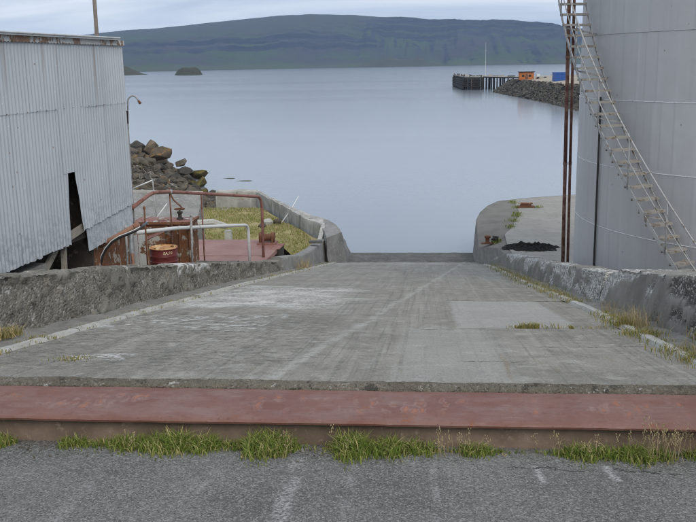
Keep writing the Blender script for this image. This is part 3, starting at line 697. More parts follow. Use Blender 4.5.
bm = bmesh.new(); bm.from_mesh(o.data); bmesh.ops.subdivide_edges(bm, edges=bm.edges[:], cuts=4, use_grid_fill=True); bm.to_mesh(o.data); bm.free(); auto_smooth(o, 50)
# tar spill at the tank side
def tar(u, v):
    a = 2 * math.pi * u; r = v * (1 + 0.25 * fbm(math.cos(a) * 1.7, math.sin(a) * 1.7, 2))
    return (3.85 + 1.05 * r * math.cos(a) - 0.12 * r * math.sin(a), 32.9 + 0.72 * r * math.sin(a), 2.295 + 0.13 * (1 - min(1, v) ** 2.5) * (0.8 + 1.3 * fbm(v * math.cos(a) * 6, v * math.sin(a) * 6, 1, 5)))
tag(MB().grid(tar, 90, 18).build('tar_heap', M_tar, None, True, True), 'low black heap of tar lying on the pale quay beside the wall', 'tar heap')

# ------------------------------------------------------------------ steel beam across the head of the slipway
bt = thing('steel_beam', 'long red-brown painted steel beam lying across the top of the slipway', 'beam', (-0.6, 6.5, 6.2))
BX = 9.0
def flange(u, v):
    x = -BX + 2 * BX * u
    pr = [(6.72, 6.445), (6.72, 6.48), (6.58, 6.483), (6.33, 6.484), (6.14, 6.481), (6.105, 6.474), (6.092, 6.458), (6.096, 6.442), (6.12, 6.438)]
    i = min(int(v * 8), 7); fr = v * 8 - i
    y = pr[i][0] + (pr[i + 1][0] - pr[i][0]) * fr; z = pr[i][1] + (pr[i + 1][1] - pr[i][1]) * fr
    return (x, y + 0.006 * fbm(x * 0.8, 2) + 0.004 * fbm(x * 4, 3), z + 0.006 * fbm(x * 0.7, y, 5) + 0.003 * fbm(x * 5, y * 5, 6))
auto_smooth(MB().grid(flange, 260, 16).build('flange', M_beam, bt), 50)
m = MB(); m.grid(lambda u, v: (-BX + 2 * BX * u, 6.165 + 0.004 * fbm(u * 40, v * 4), 6.44 - 0.27 * v), 200, 4); m.build('web', M_beam_dk, bt)
m = MB(); m.box((0, 6.28, 6.185), (2 * BX, 0.36, 0.03)); m.build('bottom_flange', M_beam_dk, bt)

# ================================================================== tin shed
corner = Vector((-6.05, 18.0, 0)); wd_ = Vector((-0.1175, -0.993, 0)); wn_ = Vector((0.993, -0.1175, 0))
def W(s, z, off=0.0): p = corner + wd_ * s + wn_ * off; return Vector((p.x, p.y, z))
shed = thing('tin_shed', 'big weathered pale corrugated tin shed with torn sheets on the left', 'shed', (-9, 14, 5.3))
PITCH, AMP = 0.100, 0.0075
def sheet(sl, sr, zb, zt, off, name='corrugated_sheet', mat=M_corr, amp=AMP, rows=10, jag=0.0, bulge=0.0, place=W):
    """sl(z), sr(z): edges along the wall; zb(s), zt(s): foot and head"""
    cols = 110
    m = MB()
    def f(u, v):
        zmid = zb((sl(7) + sr(7)) / 2); zt_ = zt(0)
        z0 = zmid + (zt_ - zmid) * u
        s = sl(z0) + (sr(z0) - sl(z0)) * v
        zz = zb(s) + (zt(s) - zb(s)) * u
        if u == 0 and jag: zz += jag * noise.noise((s * 9, 4.0, off * 50)) + 0.5 * jag * noise.noise((s * 31, 1.0, 2))
        o = off + amp * math.sin(2 * math.pi * s / PITCH) + 0.007 * fbm(s * 0.9, zz * 0.9, 2) + bulge * (1 - u) ** 2
        return place(s, zz, o)
    m.grid(f, rows, cols)
    o = m.build(name, mat, shed); auto_smooth(o, 50); return o
K = lambda c: (lambda q: c)
seams = [0.0, 0.78, 1.75, 2.74, 3.55, 4.12, 5.1, 6.1, 7.1]
for i, (a, b) in enumerate(zip(seams, seams[1:])):          # upper tier
    tl = 0.02 * math.sin(i * 2.1)
    sheet(lambda z, b=b, t=tl: b + 0.05 + t * (9.4 - z), lambda z, a=a, t=tl: a - 0.0 + t * (9.4 - z) * (a > 0), K(8.32 + 0.004 * (i % 2)), K(9.50), -0.001 + 0.002 * (i % 2), rows=8)
low = [0.0, 0.93, 1.80, 2.74, 3.60, 4.15, 5.15, 6.1, 7.1]
def rl(z):   # torn left edge of the loose right-hand sheets
    return lerp_tab([(5.6, 1.96), (6.01, 2.15), (7.17, 2.28), (7.22, 2.40), (7.26, 2.74), (8.5, 2.70)], z)
for i, (a, b) in enumerate(zip(low, low[1:])):
    if i == 2:
        sheet(K(2.73), K(1.76), K(7.20), K(8.36), -0.002, rows=8, jag=0.012)
        sheet(lambda z: lerp_tab([(6.0, 2.13), (7.2, 2.29)], z), K(1.76), K(6.11), K(7.24), -0.005, rows=10, jag=0.03, bulge=0.012)
    elif i < 2: sheet(K(b + 0.03), K(a), lambda s: 6.27 - 0.083 * s, K(8.36), -0.006 - 0.004 * i, rows=12, jag=0.025, bulge=0.012)
    elif i == 3:
        sheet(K(b + 0.03), K(2.72), K(7.18), K(8.36), -0.008, rows=8, jag=0.01)
        sheet(K(b + 0.03), lambda z: lerp_tab([(5.9, 2.60), (7.2, 2.54)], z), K(5.92), K(7.20), -0.011, rows=8, jag=0.025)
    else: sheet(K(b + 0.03), K(a), K(5.905 - 0.004 * i), K(8.36), -0.007 - 0.003 * (i % 2), rows=12, jag=0.022)
# flat skirt below the torn lap
sheet(lambda z: lerp_tab([(5.6, 1.98), (6.3, 2.02)], z), K(0.03), lambda s: 5.77 - 0.05 * s, lambda s: 6.40 - 0.083 * s, -0.024, 'flat_sheet', M_corr, 0.002, 8, 0.02, 0.012)
# nails along the laps (too small to pick apart)
m = MB()
for i in range(0, 70, 3):
    for z in (8.33,): p = W(0.06 + i * PITCH + 0.032, z + 0.01 * random.random(), AMP + 0.004); m.box(p, (0.011, 0.011, 0.011))
o = m.build('nail', M_rust, shed); o['kind'] = 'stuff'
# eave flashing with hanging scallops
def fl(u, v):
    s = -0.02 + 7.2 * u
    z = 9.545 - (0.085 + 0.02 * abs(math.sin(math.pi * s / PITCH))) * v
    return W(s, z, 0.034 + 0.012 * fbm(s * 2, 3) + 0.004 * v)
MB().grid(fl, 400, 3).build('eave_flashing', M_flash, shed)
# roof, slightly overhanging, ends short of the corner
o = MB().add([W(0.28, 9.575, 0.10), W(7.3, 9.575, 0.10), W(7.3, 10.0, -6.2), W(0.28, 10.0, -6.2), W(0.28, 9.545, 0.10), W(7.3, 9.545, 0.10), W(7.3, 9.95, -6.2), W(0.28, 9.95, -6.2)],
        [(0, 1, 2, 3), (7, 6, 5, 4), (0, 4, 5, 1), (1, 5, 6, 2), (2, 6, 7, 3), (3, 7, 4, 0)]).build('roof', M_roof, shed, fixn=True)
m = MB(); m.tube([W(0.30, 9.585, 0.105), W(7.3, 9.585, 0.105)], 0.016, 8); m.build('roof_edge_roll', M_roof, shed)
# other walls
for (pa, pb, nm) in ((W(0.02, 0, -0.03), W(0.02, 0, -6.1), 'end_wall'), (W(7.1, 0, -0.03), W(7.1, 0, -6.1), 'end_wall'), (W(0.0, 0, -6.1), W(7.1, 0, -6.1), 'back_wall')):
    dd = (pb - pa); L = dd.length; dd.normalize(); nn = Vector((dd.y, -dd.x, 0))
    MB().grid(lambda u, v: pa + dd * (L * v) + nn * (AMP * math.sin(2 * math.pi * L * v / PITCH)) + Vector((0, 0, 5.0 + (4.53 + 0.4 * (v if nm == 'end_wall' else 1)) * u)), 2, int(L / PITCH * 8)).build(nm, M_corr, shed)
# plinth, boards, floor joists in the dark gap
m = MB(); m.prism([tuple(W(3.35, 0, -0.10).xy), tuple(W(7.1, 0, -0.10).xy), tuple(W(7.1, 0, -0.45).xy), tuple(W(3.35, 0, -0.45).xy)], 5.0, 5.74); m.build('plinth', M_conc, shed, fixn=True)
m = MB(); m.prism([tuple(W(0.1, 0, -0.2).xy), tuple(W(7.1, 0, -0.2).xy), tuple(W(7.1, 0, -6).xy), tuple(W(0.1, 0, -6).xy)], 5.0, 5.12); m.build('floor', M_dkwood, shed, fixn=True)  # floor coloured near black for the shade inside the gap
MB().bar(W(2.95, 6.00, -0.075), W(2.0, 6.13, -0.075), 0.04, 0.15).build('board', M_wood, shed)
MB().bar(W(2.70, 5.45, -0.14), W(2.66, 6.0, -0.14), 0.06, 0.09, up=(1, 0, 0)).build('board', M_wood, shed)
MB().bar(W(3.30, 5.55, -0.20), W(2.30, 6.18, -0.24), 0.05, 0.13).build('brace', M_wood, shed)
MB().bar(W(7.0, 5.98, -0.12), W(0.1, 5.98, -0.12), 0.07, 0.12).build('rail', M_dkwood, shed)

m = MB(); m.prism([tuple(W(0.12, 0, -0.9).xy), tuple(W(7.0, 0, -0.9).xy), tuple(W(7.0, 0, -0.96).xy), tuple(W(0.12, 0, -0.96).xy)], 5.12, 9.5); m.build('gap_darkener', M_dkwood, shed, fixn=True)  # added dark partition, keeps the gap under the sheets black
m = MB(); m.prism([tuple(W(1.70, 0, -0.07).xy), tuple(W(1.76, 0, -0.07).xy), tuple(W(1.76, 0, -0.9).xy), tuple(W(1.70, 0, -0.9).xy)], 5.0, 9.4); m.build('gap_darkener', M_dkwood, shed, fixn=True)  # second added partition, blackens the right part of the gap
for sa, sb in ((0.06, 0.62), (0.64, 1.18), (1.20, 1.74)):
    m = MB(); m.prism([tuple(W(sa, 0, -0.13).xy), tuple(W(sb, 0, -0.13).xy), tuple(W(sb, 0, -0.16).xy), tuple(W(sa, 0, -0.16).xy)], 4.6, 5.85); m.build('foot_plate', M_rustbox, shed, fixn=True)
# wooden pole behind the shed
t = thing('utility_pole', 'brown wooden utility pole rising behind the tin shed roof', 'pole', (-10.96, 30.0, 2.8))
m = MB(); m.tube([(-10.98, 30, 2.7), (-10.94, 30, 8), (-10.90, 30, 14.2)], [0.085, 0.072, 0.055], 12); m.build('pole', M_pole, t, True)
m = MB(); m.bar((-10.90 - 0.6, 30, 13.6), (-10.90 + 0.6, 30, 13.6), 0.07, 0.09); m.build('crossarm', M_pole, t)
for dx in (-0.5, 0.5): MB().lathe([(0.0, 0), (0.03, 0), (0.045, 0.05), (0.03, 0.12), (0, 0.13)], (-10.90 + dx, 30, 13.65), 8, False).build('insulator', M_galv2, t)

# goose-neck vent on the shed corner
t = thing('vent_pipe', 'thin hooked vent pipe at the far corner of the tin shed', 'pipe', (-6.38, 19.0, 5.0))
pts = [(-6.40, 19, 4.5), (-6.38, 19, 7.75), (-6.355, 19, 8.22)] + [(-6.235 - 0.12 * math.cos(a), 19, 8.28 + 0.15 * math.sin(a)) for a in [R_(q) for q in range(10, 150, 14)]] + [(-6.105, 19, 8.31)]
m = MB(); m.tube(pts, 0.018, 8); m.build('pipe', M_galv2, t, True)
m = MB(); m.tube([(-6.115, 19, 8.325), (-6.075, 19, 8.265)], [0.026, 0.032], 8); m.build('nozzle', M_rust, t, True)
MB().tube([(-6.385, 19, 7.85), (-6.372, 19, 8.12)], 0.026, 8).build('sleeve', M_dkwood, t)

# ================================================================== clutter beyond the shed
t = thing('steam_pipe', 'thick brown pipe slanting up past the foot of the tin shed', 'pipe', (-6.0, 16.8, 5.2))
m = MB(); m.tube([(-6.52, 16.78, 5.53), (-6.05, 16.8, 5.79), (-5.60, 16.85, 6.03)], 0.048, 12); m.build('pipe', M_brownpipe, t, True)
MB().tube([(-5.66, 16.84, 5.995), (-5.58, 16.85, 6.04)], 0.062, 12).build('collar', M_brownpipe, t)
MB().bar((-5.95, 16.82, 4.85), (-5.95, 16.82, 5.80), 0.04, 0.04).build('bracket', M_rust, t)
hp = [(-6.38, 16.72, 5.05), (-6.36, 16.72, 5.25), (-6.31, 16.7, 5.42), (-6.22, 16.7, 5.57), (-6.08, 16.7, 5.72), (-5.93, 16.7, 5.81), (-5.79, 16.72, 5.86), (-5.64, 16.75, 5.92), (-5.52, 16.8, 5.98), (-5.54, 17.2, 6.0)]
t = thing('hose', 'black rubber hose with a painted pale stripe curving below the brown pipe', 'hose', (-6.38, 16.72, 5.0))
MB().tube(hp, 0.030, 9).build('hose_body', M_hose, t, True)
MB().tube([(p[0] - 0.01, p[1] - 0.022, p[2] + 0.022) for p in hp[1:9]], 0.011, 6).build('highlight', M_galv, t, True)  # pale strip modelled along the upper side as the hose's highlight
for (nm, lab, pts, r, mt) in (
    ('post', 'slim grey post standing close to the shed corner under the brown pipe', [(-6.02, 17.3, 4.8), (-6.0, 17.3, 5.90)], 0.024, M_galv2),
    ('post', 'thin rusty rod standing up in front of the rusted tank', [(-5.70, 17.6, 4.7), (-5.69, 17.6, 6.24)], 0.018, M_rust)):
    tt = thing(nm, lab, 'post', pts[0]); MB().tube(pts, r, 8).build('shaft', mt, tt, True)
    p = pts[-1]; MB().lathe([(r * 1.3, -0.03), (r * 1.6, 0), (r * 1.3, 0.025), (0, 0.04)], p, 8, False).build('cap', mt, tt, True)
# flaking white upright boards beside the shed
t = thing('panel', 'flaking white steel panel between tin shed and rusted tank', 'panel', (-6.25, 18.3, 4.6))
for i, (xa, xb, zt) in enumerate(((-6.62, -6.36, 5.62), (-6.345, -6.1, 5.68), (-6.085, -5.9, 5.55))):
    MB().box(((xa + xb) / 2, 18.25 + 0.02 * i, (4.4 + zt) / 2), (xb - xa, 0.03, zt - 4.4)).build('plate', M_rustwhite, t)
MB().tube([(-6.30, 18.1, 4.6), (-6.30, 18.1, 5.36)], 0.045, 10).build('pipe_stub', M_rust, t, True)
MB().tube([(-6.12, 18.0, 4.6), (-6.14, 18.0, 5.22)], 0.035, 10).build('pipe_stub', M_brownpipe, t, True)

# rusted tank box
t = thing('rusted_tank', 'rusted square steel tank with open sloping side behind the red drum', 'tank', (-6.2, 20.4, 4.3))
m = MB(); m.box((-6.32, 20.95, 4.85), (1.5, 0.9, 1.10)); o = m.build('body', M_rustbox, t)
m = MB()
m.box((-6.32, 20.95, 5.42), (1.58, 0.98, 0.035)); m.build('lid', M_redrail, t)
m = MB()
for (a, b) in (((-7.08, 20.48, 5.44), (-5.55, 20.48, 5.44)), ((-5.55, 20.48, 5.44), (-5.55, 21.4, 5.44)), ((-7.08, 20.48, 4.4), (-7.08, 20.48, 5.44)), ((-5.56, 20.48, 4.4), (-5.56, 20.48, 5.44))):
    m = MB(); m.bar(a, b, 0.06, 0.06, up=(0.3, 0.2, 1)); m.build('angle_iron', M_rustbox, t)
m = MB(); m.add([(-6.95, 19.4, 4.95), (-6.05, 19.9, 5.30), (-6.05, 19.9, 4.4), (-6.95, 19.4, 4.4), (-6.93, 19.44, 4.95), (-6.03, 19.94, 5.30), (-6.03, 19.94, 4.4), (-6.93, 19.44, 4.4)],
    [(0, 3, 2, 1), (4, 5, 6, 7), (0, 1, 5, 4), (1, 2, 6, 5), (3, 7, 6, 2), (0, 4, 7, 3)]); m.build('sloping_side', M_rustbox, t, fixn=True)
MB().add([(-6.95, 19.4, 4.96), (-6.05, 19.9, 5.31), (-6.05, 20.5, 5.33), (-6.95, 20.5, 5.0)], [(0, 1, 2, 3)]).build('shelf', M_redrail, t)
for i, x in enumerate((-6.0, -5.80)): MB().bar((x, 20.455, 4.35), (x, 20.455, 5.40), 0.05, 0.03, up=(0, 1, 0)).build('stiffener', M_rustbox if i else M_rust, t)
# flakes of paint lying on the lid
m = MB()
for i in range(16):
    x, y = random.uniform(-6.95, -5.65), random.uniform(20.6, 21.3); s = random.uniform(.03, .09)
    m.box((x, y, 5.446), (s * 1.6, s, 0.012), Matrix.Rotation(random.random() * 3, 3, 'Z'))
o = m.build('paint_flake', M_rustwhite, t); o['kind'] = 'stuff'
t.location = (-6.65, 22.0, 4.0)      # stands a little farther back than it was drawn
# valve on the tank
t = thing('valve', 'small dark valve wheel sitting on the rusted tank under the red handrail', 'valve', (-5.95, 21.1, 5.44)); vt = t
MB().lathe([(0.09, 0), (0.09, 0.03), (0.05, 0.05), (0.045, 0.14), (0.075, 0.16), (0.075, 0.20), (0.02, 0.22), (0.02, 0.27)], (-5.95, 21.1, 5.44), 14).build('body', M_rock_dk, t, True)
MB().tube([(-5.95 + 0.13 * math.cos(a), 21.1 + 0.13 * math.sin(a), 5.71) for a in [2 * math.pi * i / 18 for i in range(19)]], 0.016, 6).build('hand_wheel', M_rust, t, True)
MB().bar((-6.08, 21.1, 5.71), (-5.82, 21.1, 5.71), 0.02, 0.015).build('spoke', M_rust, t)
vt.location = (-6.40, 22.7, 5.14)
t = thing('post', 'pale galvanised post at the right-hand corner of the rusted tank', 'post', (-5.47, 20.3, 4.2)); pt_ = t
MB().tube([(-5.50, 20.3, 4.2), (-5.46, 20.3, 5.66)], 0.028, 8).build('shaft', M_galv2, t, True)
MB().lathe([(0.034, -0.02), (0.038, 0), (0.03, 0.02), (0, 0.03)], (-5.46, 20.3, 5.66), 8, False).build('cap', M_galv2, t, True)

pt_.location = (-5.90, 21.9, 3.9)
# drum
dc = (-5.62, 18.5, 4.37)
t = thing('oil_drum', 'maroon oil drum with rusty orange lid behind the left wall', 'drum', dc)
RD = 0.292
def dz(z): return z
prof = [(RD - .02, 0.0), (RD + .008, 0.0), (RD + .008, .02), (RD, .035), (RD, .27), (RD + .011, .285), (RD + .011, .30), (RD, .315), (RD, .565), (RD + .011, .58), (RD + .011, .595), (RD, .61), (RD, .70), (RD + .006, .71), (RD, .72), (RD, .845), (RD + .009, .855), (RD + .009, .88), (RD - .008, .88)]
MB().lathe(prof, dc, 48, False).build('barrel', M_drum, t, True); auto_smooth(t.children[0], 35)
MB().lathe([(0.0, .868), (RD - .05, .868), (RD - .012, .864), (RD - .012, .882), (RD + .010, .884), (RD + 0.010, 0.870)], dc, 48, False).build('lid', M_drumtop, t, True)
for a, r in ((0.6, .035), (3.9, .022)): MB().lathe([(r, 0), (r, .012), (r * .6, .014), (0, .014)], (dc[0] + .2 * math.cos(a), dc[1] + .2 * math.sin(a), dc[2] + .87), 12, False).build('bung', M_rust, t)
def text_mesh(body, size):
    cu = bpy.data.curves.new('txt', 'FONT'); cu.body = body; cu.size = size; cu.align_x = 'CENTER'; cu.offset = 0.002
    ob = bpy.data.objects.new('txt', cu); col.objects.link(ob); dg = bpy.context.evaluated_depsgraph_get()
    me = bpy.data.meshes.new_from_object(ob.evaluated_get(dg)); bpy.data.objects.remove(ob); return me
me = text_mesh('SA.60', 0.085); me.name = 'stencil_print'
for v in me.vertices:
    a = math.atan2(-0.9, 0.62) + v.co.x / RD
    z = v.co.y; v.co = Vector((dc[0] + (RD + .004) * math.cos(a), dc[1] + (RD + .004) * math.sin(a), dc[2] + 0.765 + z))
me.materials.clear(); me.materials.append(M_print); put('stencil_print', me, t)

# rails
def arc_path(pts, r=0.18, n=6):
    pts = [Vector(p) for p in pts]; o = [pts[0]]
    for a, b, c in zip(pts, pts[1:], pts[2:]):
        d1 = (a - b).normalized(); d2 = (c - b).normalized(); rr = min(r, (a - b).length * .45, (c - b).length * .45)
        p, q = b + d1 * rr, b + d2 * rr
        for i in range(n + 1):
            u = i / n; o.append(p * (1 - u) ** 2 + b * 2 * u * (1 - u) + q * u * u)
    o.append(pts[-1]); return o
t = thing('handrail', 'long red-brown pipe handrail bending down at its far end', 'handrail', (-5.05, 27, 3.1))
MB().tube(arc_path([(-6.35, 18.8, 6.05), (-6.26, 20.0, 6.22), (-6.2, 21.2, 6.07), (-5.05, 27.1, 5.08), (-5.05, 27.05, 2.9)], 0.36), 0.043, 12).build('top_rail', M_redrail, t, True)
for (x, y, z0, z1) in ((-6.20, 21.2, 4.3, 6.45), (-5.86, 22.9, 3.0, 6.05)): MB().tube([(x, y, z0), (x, y, z1 - .28)], 0.02, 8).build('stanchion', M_redpipe, t, True)
MB().lathe([(0.06, 0), (0.075, .02), (.075, .07), (.06, .09)], (-6.2, 21.2, 6.03), 10).build('clamp', M_galv2, t, True)
MB().tube([(-6.20, 21.15, 6.1), (-6.14, 21.3, 5.85), (-6.0, 21.4, 5.68), (-5.92, 21.3, 5.62)], 0.02, 8).build('drop_pipe', M_redpipe, t, True)
t = thing('handrail', 'chipped white pipe handrail bent down in front of the red deck', 'handrail', (-5.25, 26, 3.1))
MB().tube(arc_path([(-6.48, 18.95, 5.47), (-6.10, 21.4, 5.14), (-5.26, 25.9, 4.42), (-5.27, 25.95, 3.0)], 0.26), 0.047, 12).build('top_rail', M_galv, t, True)
MB().tube([(-6.47, 19.0, 4.5), (-6.47, 19.0, 5.46)], 0.035, 8).build('stanchion', M_galv2, t, True)

# red deck with winch
t = thing('loading_deck', 'flat red painted deck beside the left wall of the slipway', 'deck', (-7, 26, 2.4))
m = MB(); m.prism([(-10.6, 23.7), (-5.05, 23.7), (-4.86, 27.5), (-4.82, 28.9), (-5.15, 29.9), (-10.6, 29.9)], 3.06, 3.2); m.build('deck_plate', M_deckred, t, fixn=True)
for y in (24.4, 27.2):
    MB().box((-7.7, y, 3.203), (5.4, 0.03, 0.008)).build('plate_seam', M_redpipe, t)
m = MB(); m.prism([(-10.5, 23.8), (-5.2, 23.8), (-5.02, 27.5), (-5.0, 28.8), (-5.3, 29.75), (-10.5, 29.75)], 1.7, 3.06); m.build('deck_base', M_dkwood, t, fixn=True)
t = thing('winch', 'small rusty winch drum on the corner of the red deck', 'winch', (-5.25, 29.2, 3.2))
MB().box((-5.30, 29.2, 3.23), (0.62, 0.55, 0.06)).build('bed_plate', M_redrail, t)
for dx in (-0.2, 0.2): m = MB(); m.prism([(-5.30 + dx - .025, 28.98), (-5.30 + dx + .025, 28.98), (-5.30 + dx + .025, 29.42), (-5.30 + dx - .025, 29.42)], 3.26, 3.5); m.build('cheek', M_rust, t)
m = MB(); m.tube([(-5.56, 29.2, 3.42), (-5.45, 29.2, 3.42), (-5.44, 29.2, 3.42), (-5.16, 29.2, 3.42), (-5.15, 29.2, 3.42), (-5.05, 29.2, 3.42)], [.17, .17, .12, .12, .17, .17], 18); auto_smooth(m.build('winding_drum', M_rust, t))
t = thing('deck_box', 'dark open hatch box at the end of the red deck by the wall', 'hatch', (-4.9, 28.6, 3.2))
MB().prism([(-5.05, 28.25), (-4.78, 28.35), (-4.74, 29.15), (-5.0, 29.05)], 2.6, 3.18).build('box', M_dkwood, t)
MB().prism([(-5.08, 28.2), (-4.75, 28.32), (-4.71, 29.2), (-5.03, 29.08)], 3.18, 3.21).build('rim', M_redrail, t)

# pale concrete stub + beam by the meadow
t = thing('concrete_beam', 'pale broken concrete beam resting on a stub beyond the red deck', 'beam', (-7.6, 33.6, 1.8))
m = MB(); m.tube([(-9.6, 33.5, 2.98), (-9.0, 33.5, 3.10), (-8.2, 33.6, 3.16), (-7.68, 33.7, 2.98)], [0.13, 0.17, 0.15, 0.11], 9); m.build('beam', M_conc_lt, t)
MB().box((-7.62, 33.62, 2.3), (0.24, 0.26, 1.1)).build('stub', M_conc_lt, t)
# grey concrete slab behind the rails
t = thing('ramp_slab', 'tilted grey concrete slab behind the rails near the shore rocks', 'slab', (-10, 34, 1.7))
m = MB(); m.add([(-13.4, 32.6, 2.9), (-8.9, 33.6, 2.9), (-9.3, 36.6, 3.85), (-13.4, 36.6, 3.95), (-13.4, 32.6, 1.2), (-8.9, 33.6, 1.2), (-9.3, 36.6, 1.2), (-13.4, 36.6, 1.2)], [(0, 1, 2, 3), (4, 5, 1, 0), (5, 6, 2, 1), (6, 7, 3, 2), (7, 4, 0, 3)])
m.build('slab_body', M_conc, t, fixn=True)
MB().bar((-13.4, 36.65, 3.98), (-9.3, 36.65, 3.88), 0.16, 0.12).build('coping', M_conc_lt, t)
t = thing('railing', 'bent thin white rods of a broken railing by the concrete slab', 'railing', (-9.9, 33, 2.8))
MB().tube([(-11.1, 33.1, 4.55), (-10.28, 33.0, 4.88)], 0.028, 7).build('top_rod', M_galv, t, True)
MB().tube([(-10.28, 33.0, 4.90), (-10.2, 33.0, 3.0)], 0.024, 7).build('upright', M_galv2, t, True)
MB().tube([(-10.35, 32.7, 3.2), (-9.75, 32.9, 4.0)], 0.026, 7).build('fallen_rod', M_galv, t, True)
t = thing('pole', 'thin pale stick leaning against the sea wall above the grass', 'stick', (-6.75, 42.2, 1.6))
MB().tube([(-6.95, 42.2, 1.62), (-6.6, 42.7, 2.1), (-6.22, 43.3, 2.78)], [.035, .032, .024], 8).build('shaft', M_galv, t, True)
for i, (x, y, s) in enumerate(((-7.5, 41.6, .26), (-7.1, 41.9, .2), (-7.6, 40.7, .2))):
    m = MB(); m.lathe([(0, -.1), (s * .8, -.1), (s, s * .5), (s * .6, s * .95), (0, s * 1.05)], (x, y, 1.68), 7, False)
    tag(m.build('stone', M_rock if i else M_conc_lt), ('pale lump of broken concrete in the grass under the leaning stick', 'flat grey stone in the grass beside the pale lump', 'small dark stone in the grass in front of the leaning stick')[i], 'stone')

# ------------------------------------------------------------------ sea wall round the meadow
sw = thing('sea_wall', 'pale stained sea wall curving round the grassy corner left of the slipway', 'wall', (-6.5, 43, 1.0))
OUT = [(-11.6, 49.15), (-9.42, 49.2), (-8.3, 46.6), (-7.3, 44.5), (-6.35, 42.5), (-5.5, 40.95), (-4.45, 39.2)]
INN = [(-11.6, 48.6), (-9.35, 48.55), (-8.15, 45.9), (-6.98, 43.3), (-6.1, 41.2), (-5.35, 39.55), (-4.35, 37.6)]
def swf(u, v):
    n = len(OUT) - 1; i = min(int(u * n), n - 1); f = u * n - i
    a = Vector(OUT[i]).lerp(Vector(OUT[i + 1]), f); b = Vector(INN[i]).lerp(Vector(INN[i + 1]), f)
    prof = [(1, 1.0), (1, 1.45), (1, 1.9), (1.0, 2.22), (0.97, 2.27), (0.55, 2.28), (0.5, 2.30), (0.03, 2.31), (0.0, 2.27), (-0.10, 1.6), (-0.35, 0.4), (-0.55, -1.0)]
    k = v * (len(prof) - 1); j = min(int(k), len(prof) - 2); g = k - j
    t_ = prof[j][0] + (prof[j + 1][0] - prof[j][0]) * g; z = prof[j][1] + (prof[j + 1][1] - prof[j][1]) * g
    q = a.lerp(b, t_); r = 0.05 * fbm(q.x * 1.6, q.y * 1.6, z * 1.6)
    return (q.x + r * .6, q.y + r * .6, z + (0.06 * fbm(q.x * 1.2, q.y * 1.2, 3) if z > 2 else 0))
auto_smooth(MB().grid(swf, 150, 33).build('wall_body', M_seawall, sw), 60)
# thickened end block with sloping nose
m = MB()
top = [(-4.55, 39.35, 2.34), (-3.85, 37.9, 2.30), (-3.55, 36.9, 2.15), (-4.05, 35.9, 2.12), (-4.42, 37.4, 2.26)]
bot = [(-4.55, 41.3, -1.0), (-3.0, 41.1, -1.0), (-3.28, 37.0, -0.2), (-3.95, 35.6, 0.6), (-4.55, 37.2, 0.6)]
mid = [(-4.5, 40.1, 0.9), (-3.38, 39.6, 0.72), (-3.42, 37.2, 1.3), (-4.02, 35.8, 1.3), (-4.5, 37.3, 1.4)]
m.add(top + mid + bot, [(0, 1, 2, 3, 4)] + [(i, 5 + i, 5 + (i + 1) % 5, (i + 1) % 5) for i in range(5)] + [(5 + i, 10 + i, 10 + (i + 1) % 5, 5 + (i + 1) % 5) for i in range(5)])
o = m.build('end_block', M_conc, sw, fixn=True)
bm = bmesh.new(); bm.from_mesh(o.data); bmesh.ops.triangulate(bm, faces=bm.faces); bmesh.ops.subdivide_edges(bm, edges=bm.edges[:], cuts=6, use_grid_fill=True)
for v in bm.verts: v.co += Vector((1, 0.5, 0.6)) * 0.045 * fbm(v.co.x * 2.3, v.co.y * 2.3, v.co.z * 2.3)
bm.to_mesh(o.data); bm.free(); auto_smooth(o, 35)
MB().box((-4.35, 34.6, 2.2), (0.5, 0.28, 0.09)).build('ledge', M_conc_dk, sw)
MB().bar((-4.45, 36.2, 1.65), (-4.38, 37.6, 2.25), 0.18, 0.22).build('buttress', M_conc_lt, sw)

# ================================================================== quay furniture and pipes
def bollard(label, x, y, z, s, cap):
    t = thing('mooring_bollard', label, 'bollard', (x, y, z), 'rusty mooring fittings on the quay')
    MB().lathe([(0.20 * s, 0), (0.20 * s, .03 * s), (0.105 * s, .06 * s), (0.10 * s, .26 * s), (0.15 * s, .31 * s), (0.16 * s, .37 * s), (0.12 * s, .41 * s), (0, .42 * s)], (x, y, z), 18, False).build('post', M_rust, t, True)
    MB().box((x, y, z + .012), (0.62 * s, .36 * s, .03)).build('base_plate', M_rust, t)
    if cap: MB().tube([(x - .30 * s, y, z + .24 * s), (x + .30 * s, y, z + .24 * s)], .035 * s, 8).build('crossbar', M_rust, t, True)
    return t
bollard('upright rusty mooring bollard near the edge of the dark quay strip', 2.38, 34.95, 2.06, 0.78, False)
t = thing('chain_heap', 'dark scrap of chain lying beside the upright bollard', 'chain', (2.62, 35.0, 2.1))
for i in range(7):
    a = i * 1.1; c = Vector((2.68 + 0.13 * math.cos(a) * (i % 3) / 2, 35.05 + 0.12 * math.sin(a), 2.12 + 0.03 * i))
    ax = Matrix.Rotation(i * 0.9, 3, 'Z') @ Matrix.Rotation(R_(55 * (i % 2) + 15), 3, 'X')
    MB().tube([c + ax @ Vector((0.11 * math.cos(q), 0.06 * math.sin(q), 0)) for q in [2 * math.pi * k / 12 for k in range(13)]], 0.022, 6).build('link', M_rock_dk, t, True)
t = thing('mooring_cleat', 'low flat rusty mooring cleat on the pale quay slab', 'cleat', (4.65, 42.5, 2.3), 'rusty mooring fittings on the quay')
MB().box((4.65, 42.5, 2.33), (0.8, 0.42, 0.05)).build('base_plate', M_rust, t)
MB().box((4.65, 42.5, 2.41), (0.5, 0.2, 0.12)).build('stem', M_rust, t)
MB().box((4.65, 42.5, 2.49), (0.62, 0.26, 0.05)).build('head', M_rustbox, t)
